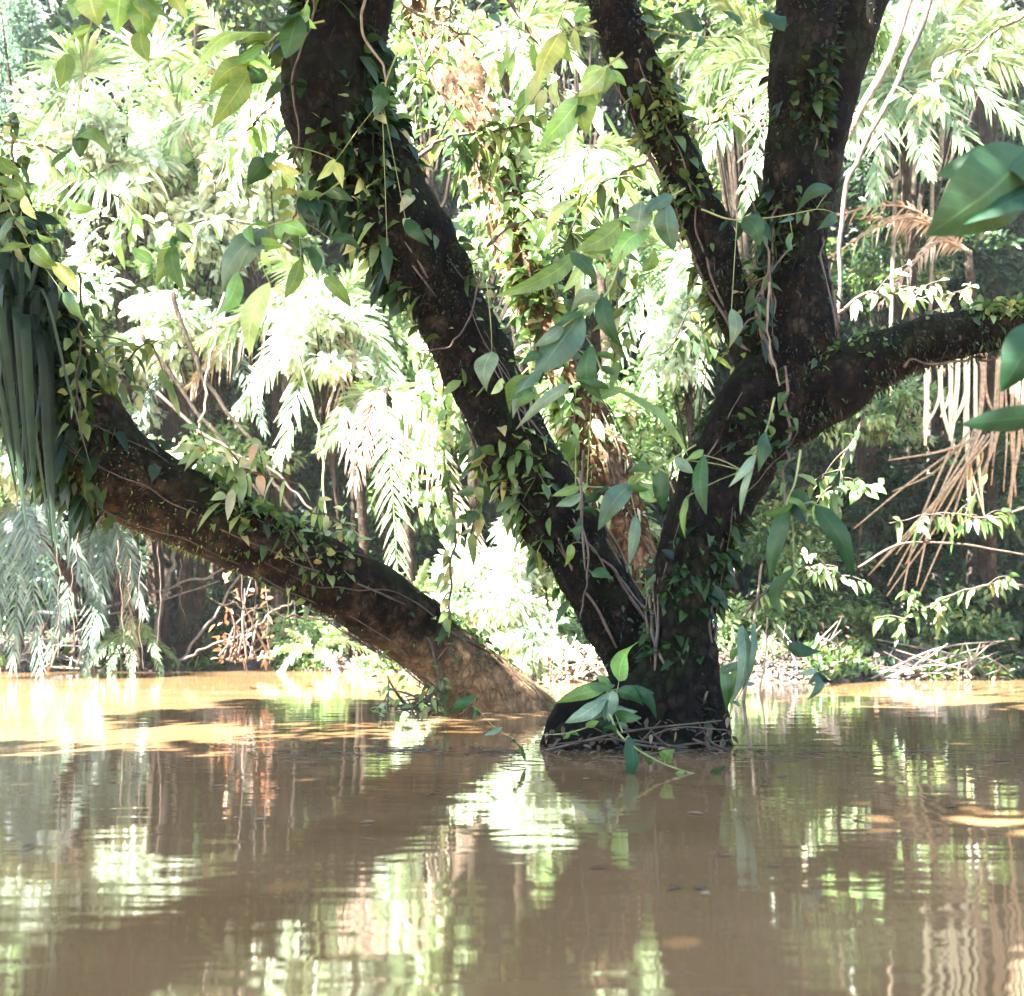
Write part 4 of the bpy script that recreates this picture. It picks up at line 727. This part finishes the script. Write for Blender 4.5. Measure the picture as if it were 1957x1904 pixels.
# leafy vines hanging in curtains
def curtain(label, x, y0, y1, d, n, L, mat, w=18):
    t = thing('hanging_vine', P(x, y0, d), label, 'vine'); mb = MB(); c = wiggle([P(x, y0, d), P(x + 5, (y0 + y1) / 2, d), P(x - 4, y1, d)], .015, 14); tube(mb, c, .01, n=40, k=5); mb.build('stem', 'vine', t)
    cs = spline(c, n); o = nrmz(rng.normal(0, 1, (n, 3)) + [0, -.3, -.5]); ml = MB()
    blades(ml, cs + rng.normal(0, PXM(w, d) * .35, (n, 3)), o, rng.normal(0, .4, (n, 3)) + [0, -.7, .5], L * rng.uniform(.6, 1.2, n), L * .55, rng.uniform(.1, .7, n), rows=5, kind='heart'); ml.build('foliage', mat, t)
for a in [("pale leafy vine curtain left of the middle trunk, nearest the hanging frond", 800, 620, 960, 13, 60, .2, 'bright', 30),
          ("lush vine curtain hugging the left edge of the middle trunk", 845, 660, 1010, 12, 70, .19, 'bright', 30),
          ("dark leafy vine hanging beside the middle trunk", 905, 820, 1020, 10.5, 40, .17, 'mid', 20),
          ("thin vine with a few leaves over the glare between the leaning trunks", 860, 900, 1200, 10, 24, .14, 'mid', 14),
          ("vine hanging left of the kinked trunk", 560, 260, 460, 9.5, 26, .13, 'mid', 26),
          ("leafy vine in the gap right of the kinked trunk", 790, 120, 330, 10.5, 36, .15, 'mid', 30),
          ("vine dangling between orange trunk and thin limb", 1180, 380, 700, 10.5, 40, .17, 'mid', 40),
          ("leafy vine trailing from the black fork over the dark trunk", 1500, 700, 960, 7.9, 26, .09, 'dark', 22),
          ("bright vine dangling at the top left edge", 20, 220, 520, 9.3, 50, .13, 'mid', 44),
          ("vine leaves hanging before the left leaning trunk's bend", 150, 520, 800, 9.3, 46, .13, 'mid', 40)]: curtain(*a)

# strap-leaved epiphyte on the left
t = thing('strap_epiphyte', P(50, 640, 9.2), "dark epiphyte with long strap leaves hanging off the left leaning trunk", 'epiphyte')
for i in range(40):
    x = rng.uniform(-40, 112); y = rng.uniform(470, 700); l = rng.uniform(230, 400); d = 9.05 + rng.uniform(-.2, .4)
    a, b = P(x, y, d), P(x + rng.normal(10, 34), y + l, d); top = a + [rng.normal(0, .05), -.1, PXM(rng.uniform(10, 50), d)]
    ml = MB(); cc = spline([P(40, 620, 9.3), top, (top + b) / 2, b], 16); tt, _, _ = frames(cc)
    s = np.linspace(0, 1, 16); hw = PXM(rng.uniform(3.5, 11), d) * prof('strap', s); sd = nrmz(np.array([1, rng.normal(0, .5), 0])); c3_ = np.array([-1, 0, 1.])
    V = cc[:, None] + sd * (hw[:, None] * c3_)[..., None] + np.array([0, .3, 0]) * (hw[:, None] * np.abs(c3_))[..., None]
    A = np.zeros(V.shape); A[..., 0] = c3_; A[..., 1] = s[:, None]; A[..., 2] = rng.random() ** 2 * .8
    i_, j_ = np.meshgrid(np.arange(15), np.arange(2), indexing='ij'); q = (i_ * 3 + j_).ravel(); ml.add(V, np.stack([q, q + 1, q + 4, q + 3], 1), A); ml.build('leaf', 'strap', t)

# ------------------------------------------------------------------ large leaves on sprigs, nearer the camera
B, Dk, Pa, Ye, Si = 'big', 'bigdark', 'bigpale', 'bigyellow', 'silver'
def o(m=None, **k):
    if m: k['mat'] = m
    return k
sprig("sprig with one broad dark leaf beside the top left edge of the kinked trunk", [(600, -40), (585, 10), (568, 30)], 6.5, [(568, 26, 545, 112, 50, o(B, rnd=.3)), (585, 5, 560, 60, 26, o(Pa))])
sprig("thin twig dangling two pale leaves from the top edge at the left", [(185, -60), (175, 40), (165, 90), (150, 200), (135, 300), (120, 420)], 6, [(168, -20, 190, 52, 66, o(Pa)), (160, -10, 140, 40, 40, o(Pa)), (120, 105, 112, 168, 38, o(B, rnd=.8))], r=.004)
sprig("sprig of broad yellow-green leaves hanging from the top edge", [(300, -60), (270, -20), (250, -10)], 6, [(230, -25, 222, 70, 62, o(Pa)), (268, -20, 275, 78, 60, o(Pa)), (330, -10, 360, 40, 34, o(Ye)), (270, 60, 285, 120, 40, o(B, rnd=.9))])
sprig("single oval leaf hanging in the glare at the upper left", [(170, 120), (160, 200), (156, 240)], 6, [(157, 238, 153, 303, 34, o(B, rnd=.3))], r=.003)
sprig("twig with long curved drooping leaves left of the kinked trunk", [(620, 40), (540, 60), (500, 95), (470, 130)], 7, [(510, 62, 378, 128, 44, o(Pa, bend=.12)), (512, 72, 420, 110, 26, o(Pa, rnd=.1)), (490, 118, 398, 185, 42, o(B, rnd=1, bend=.12)), (475, 140, 405, 245, 46, o(B, rnd=1)), (500, 130, 480, 160, 36, o(B, rnd=.2))])
sprig("dark pair of leaves below the drooping twig left of the kink", [(560, 280), (530, 300), (515, 310)], 7, [(517, 308, 472, 355, 42, o(B, rnd=.1)), (640, 305, 605, 345, 20, o(Ye))])
sprig("large silvery and pale leaves hanging left of the middle trunk", [(560, 420), (520, 430), (500, 440), (480, 470)], 5.5, [(505, 438, 425, 560, 58, o(Si, bend=.08)), (455, 520, 385, 620, 46, o(Pa)), (515, 540, 478, 680, 42, o(Pa, rnd=.9)), (540, 470, 455, 475, 26, o(Pa))])
sprig("faint pair of green leaves in the glare at left centre", [(340, 420), (335, 450), (325, 470)], 7, [(318, 470, 298, 545, 30, o(B, rnd=.9)), (332, 468, 352, 560, 30, o(B, rnd=.6)), (290, 500, 250, 470, 24, o(Pa))])
sprig("cluster of dark glossy leaves against the left side of the middle trunk", [(660, 340), (620, 370), (590, 385), (570, 420)], 8, [(575, 375, 610, 440, 50, o(Dk)), (592, 380, 575, 430, 44, o(B, rnd=.1)), (608, 384, 655, 450, 26, o(Dk)), (595, 470, 605, 524, 27, o(B, rnd=.2)), (575, 495, 543, 572, 28, o(B, rnd=.8)), (618, 530, 672, 588, 28, o(B, rnd=.8)), (628, 455, 690, 478, 20, o(Dk)), (560, 360, 535, 330, 30, o(Pa))])
sprig("twig with leaves pressed on the shadowed upper middle trunk", [(760, 100), (740, 150), (730, 190)], 7.8, [(728, 160, 715, 225, 40, o(B, rnd=.2)), (640, 310, 655, 360, 22, o(Ye)), (740, 470, 742, 545, 24, o(Dk)), (775, 420, 820, 470, 28, o(B))])
sprig("yellow leaf on a thin twig at the top centre", [(1140, 40), (1100, 55), (1075, 62)], 6.5, [(1073, 60, 1025, 165, 62, o(Ye)), (1095, 40, 1130, 20, 20, o(Pa))])
sprig("broad bright leaves hanging below the yellow leaf", [(1190, 100), (1160, 130), (1140, 160), (1110, 190)], 6.5, [(1110, 190, 998, 308, 48, o(Pa, bend=-.05)), (1140, 160, 1122, 258, 62, o(B, rnd=1)), (1160, 125, 1105, 185, 40, o(Pa, rnd=.9)), (1200, 130, 1165, 110, 26, o(Pa))])
sprig("spray of mixed blue-green leaves around the middle of the thin limb", [(1310, 360), (1270, 380), (1220, 390), (1180, 420), (1110, 480)], 7, [(1225, 385, 1215, 450, 50, o(Si)), (1275, 385, 1288, 480, 48, o(Si, rnd=.2)), (1240, 440, 1170, 510, 46, o(Pa, rnd=.3)), (1190, 420, 1100, 480, 44, o(B, rnd=1)), (1105, 380, 1042, 460, 22, o(Pa, rnd=1)), (1105, 480, 945, 568, 38, o(B, rnd=.9, bend=-.12)), (1120, 490, 1075, 560, 22, o(Pa)), (1250, 470, 1230, 520, 40, o(B, rnd=.7))])
sprig("hanging twig with a large blue-green leaf in the centre", [(1190, 480), (1160, 560), (1110, 600), (1060, 640), (1030, 700), (1010, 760)], 6, [(1112, 598, 1022, 718, 74, o(Si, rnd=.1)), (1150, 560, 1192, 668, 34, o(B, rnd=.1)), (1105, 590, 1075, 575, 24, o(Dk)), (1035, 705, 980, 800, 38, o(Si)), (1090, 735, 985, 822, 24, o(Si, rnd=1)), (1130, 660, 1150, 765, 40, o(Dk)), (1020, 720, 975, 790, 44, o(B, rnd=.7)), (1090, 480, 1140, 540, 36, o(B, rnd=.2))])
sprig("long arching bright green leaf right of the middle trunk", [(1130, 660), (1150, 710), (1165, 742)], 6, [(1165, 742, 1315, 872, 46, o(B, rnd=.9, bend=-.1)), (1165, 742, 1100, 725, 16, o(B, rnd=.4))])
sprig("oval grey-green leaf hanging flat on the middle trunk", [(930, 540), (938, 620), (940, 672)], 7.5, [(941, 672, 930, 748, 42, o(Si, rnd=.9, tilt=.1))], r=.004)
sprig("drooping bluish leaves over the orange trunk's lower part", [(1330, 850), (1280, 880), (1230, 905), (1200, 930), (1100, 930)], 6.5, [(1208, 925, 1143, 1014, 44, o(Si, rnd=.2)), (1225, 928, 1250, 960, 30, o(Pa)), (1262, 900, 1268, 978, 34, o(B, rnd=.1)), (1215, 985, 1202, 1080, 22, o(Si)), (1110, 942, 1062, 968, 28, o(Si)), (1100, 830, 1080, 880, 40, o(B, rnd=.6)), (1130, 770, 1200, 745, 20, o(B))])
sprig("small leaf hanging at the lower middle trunk", [(1110, 900), (1112, 1000), (1118, 1090)], 7.5, [(1130, 1095, 1175, 1115, 24, o(B, rnd=.2)), (1092, 1040, 1078, 1085, 18, o(B))], r=.012, smat='vine')
sprig("narrow dark leaves dangling in front of the forked trunk", [(1480, 760), (1465, 820), (1440, 870), (1420, 900)], 6, [(1465, 825, 1448, 905, 26, o(B, rnd=.1)), (1446, 868, 1392, 932, 18, o(Si)), (1440, 890, 1415, 985, 14, o(Si, rnd=1, bend=.1)), (1345, 870, 1350, 985, 30, o(B, rnd=.3)), (1312, 950, 1310, 1030, 18, o(B, rnd=.8)), (1310, 880, 1345, 860, 18, o(B))])
sprig("long lance leaves dangling over the thicket right of the forked tree", [(1530, 860), (1520, 920), (1505, 965), (1550, 960)], 5.5, [(1502, 965, 1472, 1115, 36, o(B, rnd=.1, kind='lance')), (1560, 965, 1628, 1115, 40, o(Dk, kind='lance')), (1518, 1085, 1503, 1185, 36, o(B, rnd=.1)), (1600, 990, 1622, 1025, 24, o(B, rnd=.8))])
sprig("small dark leaf hanging above the bright water on the right", [(1575, 1240), (1565, 1270), (1560, 1286)], 6, [(1560, 1285, 1543, 1338, 20, o(Si, rnd=0)), (1505, 1235, 1570, 1245, 28, o(Dk))], r=.003)
sprig("grey-green narrow leaves standing at the right of the forked tree's foot", [(1395, 1365), (1405, 1300), (1415, 1230)], 7.6, [(1418, 1195, 1398, 1345, 30, o(Si, kind='lance')), (1440, 1190, 1405, 1345, 24, o(Si, kind='lance')), (1380, 1270, 1388, 1360, 22, o(B, rnd=.5, kind='lance')), (1428, 1260, 1400, 1360, 20, o(B, rnd=.9, kind='lance'))], name='water_edge_plant', cat='plant')
sprig("bright green translucent leaf standing at the forked tree's foot", [(1175, 1350), (1180, 1320), (1183, 1300)], 7.5, [(1183, 1302, 1222, 1225, 40, o(Pa, rnd=.5))], name='seedling', cat='plant')
sprig("silvery-leaved plant perched on the swollen foot of the forked tree", [(1190, 1400), (1170, 1350), (1160, 1325)], 7.3, [(1160, 1325, 1080, 1382, 34, o(Si, rnd=1)), (1165, 1325, 1128, 1378, 36, o(Si)), (1170, 1320, 1165, 1380, 36, o(Si, rnd=1)), (1160, 1315, 1060, 1345, 26, o(B, rnd=.9)), (1180, 1318, 1230, 1350, 30, o(Dk)), (1185, 1320, 1255, 1375, 26, o(Dk)), (1175, 1310, 1110, 1310, 22, o(B, rnd=.6)), (1190, 1315, 1250, 1325, 24, o(Dk)), (1170, 1312, 1140, 1290, 22, o(B))], name='epiphyte_plant', cat='epiphyte')
sprig("trailing twig with dark leaves just above the water in front of the forked tree", [(1165, 1365), (1185, 1405), (1230, 1440), (1290, 1468), (1380, 1490), (1490, 1496)], 6.6, [(1203, 1408, 1196, 1500, 40, o(Dk)), (1270, 1455, 1290, 1432, 28, o(B, rnd=.9)), (1355, 1478, 1385, 1462, 14, o(B, rnd=.1)), (1180, 1400, 1150, 1392, 12, o(B))], r=.007)
sprig("low green runner with a hanging leaf left of the swollen foot", [(1130, 1388), (1080, 1402), (1020, 1405), (985, 1412), (940, 1385), (905, 1350), (880, 1365)], 7.0, [(980, 1412, 1004, 1455, 22, o(B, rnd=.5)), (912, 1328, 860, 1365, 20, o(B, rnd=.3)), (960, 1390, 925, 1405, 12, o(Si)), (1120, 1388, 1145, 1378, 14, o(B))], r=.004)
sprig("huge dark leaf with a sunny spot at the right edge", [(2080, 220), (2010, 260), (1960, 290)], 4, [(1965, 285, 1770, 450, 150, o(Dk, bend=-.06, tilt=.2)), (1990, 360, 1840, 430, 60, o(Dk))], r=.008)
sprig("large dark leaf cut by the right edge at mid height", [(2080, 560), (2010, 600), (1985, 615)], 4, [(1990, 612, 1912, 750, 84, o(Dk))])
sprig("horizontal dark leaf jutting in from the right edge", [(2100, 780), (2020, 790), (1990, 795)], 4, [(2010, 795, 1835, 812, 50, o(Dk))])
sprig("dark leaves across the black upright limb at mid height", [(1340, 400), (1400, 420), (1480, 415), (1560, 400)], 7.4, [(1420, 415, 1452, 470, 40, o(Dk)), (1590, 360, 1520, 410, 26, o(Dk)), (1600, 410, 1560, 440, 22, o(Dk)), (1515, 455, 1508, 480, 30, o(B)), (1398, 590, 1392, 668, 28, o(Si, rnd=.6))])
sprig("dark twig with leaves crossing the top between the upper limbs", [(1500, -20), (1420, 60), (1330, 70), (1240, 55)], 7.2, [(1460, 20, 1500, 60, 40, o(Dk)), (1340, 60, 1280, 30, 26, o(B)), (1420, 50, 1380, 20, 22, o(B))])
sprig("leaves at the left edge above the epiphyte", [(-30, 300), (0, 360), (30, 420), (60, 480)], 8.3, [(10, 360, 60, 395, 34, o(B, rnd=.8)), (30, 410, 0, 460, 30, o(B)), (60, 470, 120, 520, 36, o(B, rnd=.8)), (70, 440, 110, 455, 24, o(Pa)), (40, 380, 70, 420, 26, o(Pa)), (100, 500, 150, 560, 30, o(Ye)), (120, 560, 165, 620, 40, o(B, rnd=.5)), (0, 300, 40, 330, 30, o(B))])
for lab, pts, d, r, m in [
 ("pale liana looping down the left side of the kinked trunk", [(590, -40), (600, 30), (560, 140), (570, 260), (555, 330)], 8.6, .010, 'vine'),
 ("pale liana snaking over the upper middle trunk", [(700, -40), (692, 60), (735, 130), (730, 190), (715, 230)], 8.0, .011, 'vinepale'),
 ("thin grey liana curving across the middle trunk at its centre", [(920, 520), (900, 600), (860, 660), (800, 670)], 8.3, .008, 'vine'),
 ("grey liana hanging in front of the lower middle trunk", [(1115, 860), (1112, 980), (1125, 1080), (1108, 1180)], 8.4, .010, 'vine'),
 ("short pale liana hanging from the fork", [(1470, 540), (1468, 640), (1490, 740)], 7.8, .009, 'vinepale'),
 ("long thin twig crossing the dark thicket at the right", [(1640, 1085), (1720, 1040), (1830, 1040), (1957, 1060), (2050, 1080)], 15, .018, 'vine'),
 ("thin pale stem standing in the water right of the forked tree", [(1420, 1350), (1440, 1200), (1455, 1080)], 13, .022, 'vinepale'),
 ("second pale stem standing in the water right of the forked tree", [(1452, 1325), (1462, 1260), (1466, 1180)], 15, .014, 'vinepale'),
]: stick(lab, pts, d, r, m, 'liana', 'liana', wob=.004)
sprig("sunlit sprig of light leaves in front of the dark canes", [(1560, 950), (1600, 940), (1650, 930), (1690, 925)], 15, [(1600, 938, 1570, 965, 18, o(Pa)), (1620, 935, 1600, 915, 16, o(Pa)), (1640, 932, 1625, 965, 22, o(Pa)), (1655, 930, 1680, 955, 20, o(Pa)), (1665, 928, 1695, 945, 16, o(Pa)), (1680, 926, 1690, 915, 14, o(Pa)), (1650, 930, 1640, 912, 14, o(Pa))], r=.01)

mb = MB(); V, Q = None, None
x0, x1, y0, y1, z0, z1 = -30, 30, -4, 45, -2, 24
V = [(x0, y0, z0), (x1, y0, z0), (x1, y1, z0), (x0, y1, z0), (x0, y0, z1), (x1, y0, z1), (x1, y1, z1), (x0, y1, z1)]
mm, nt, ns, L_ = new_mat("haze_air"); out = ns.new("ShaderNodeOutputMaterial"); pv = ns.new("ShaderNodeVolumePrincipled"); pv.inputs["Density"].default_value = .0005
pv.inputs["Color"].default_value = (.9, .93, .95, 1); pv.inputs["Anisotropy"].default_value = .2; L_.new(pv.outputs[0], out.inputs["Volume"]); M['haze'] = mm
mb.add(V, [(3, 2, 1, 0), (4, 5, 6, 7), (0, 1, 5, 4), (1, 2, 6, 5), (2, 3, 7, 6), (3, 0, 4, 7)]); tag(mb.build('haze', 'haze', smooth=False), 'thin bright haze in the air', 'haze', kind='stuff')
for ob in bpy.data.objects:
    if '_o' in ob: del ob['_o']
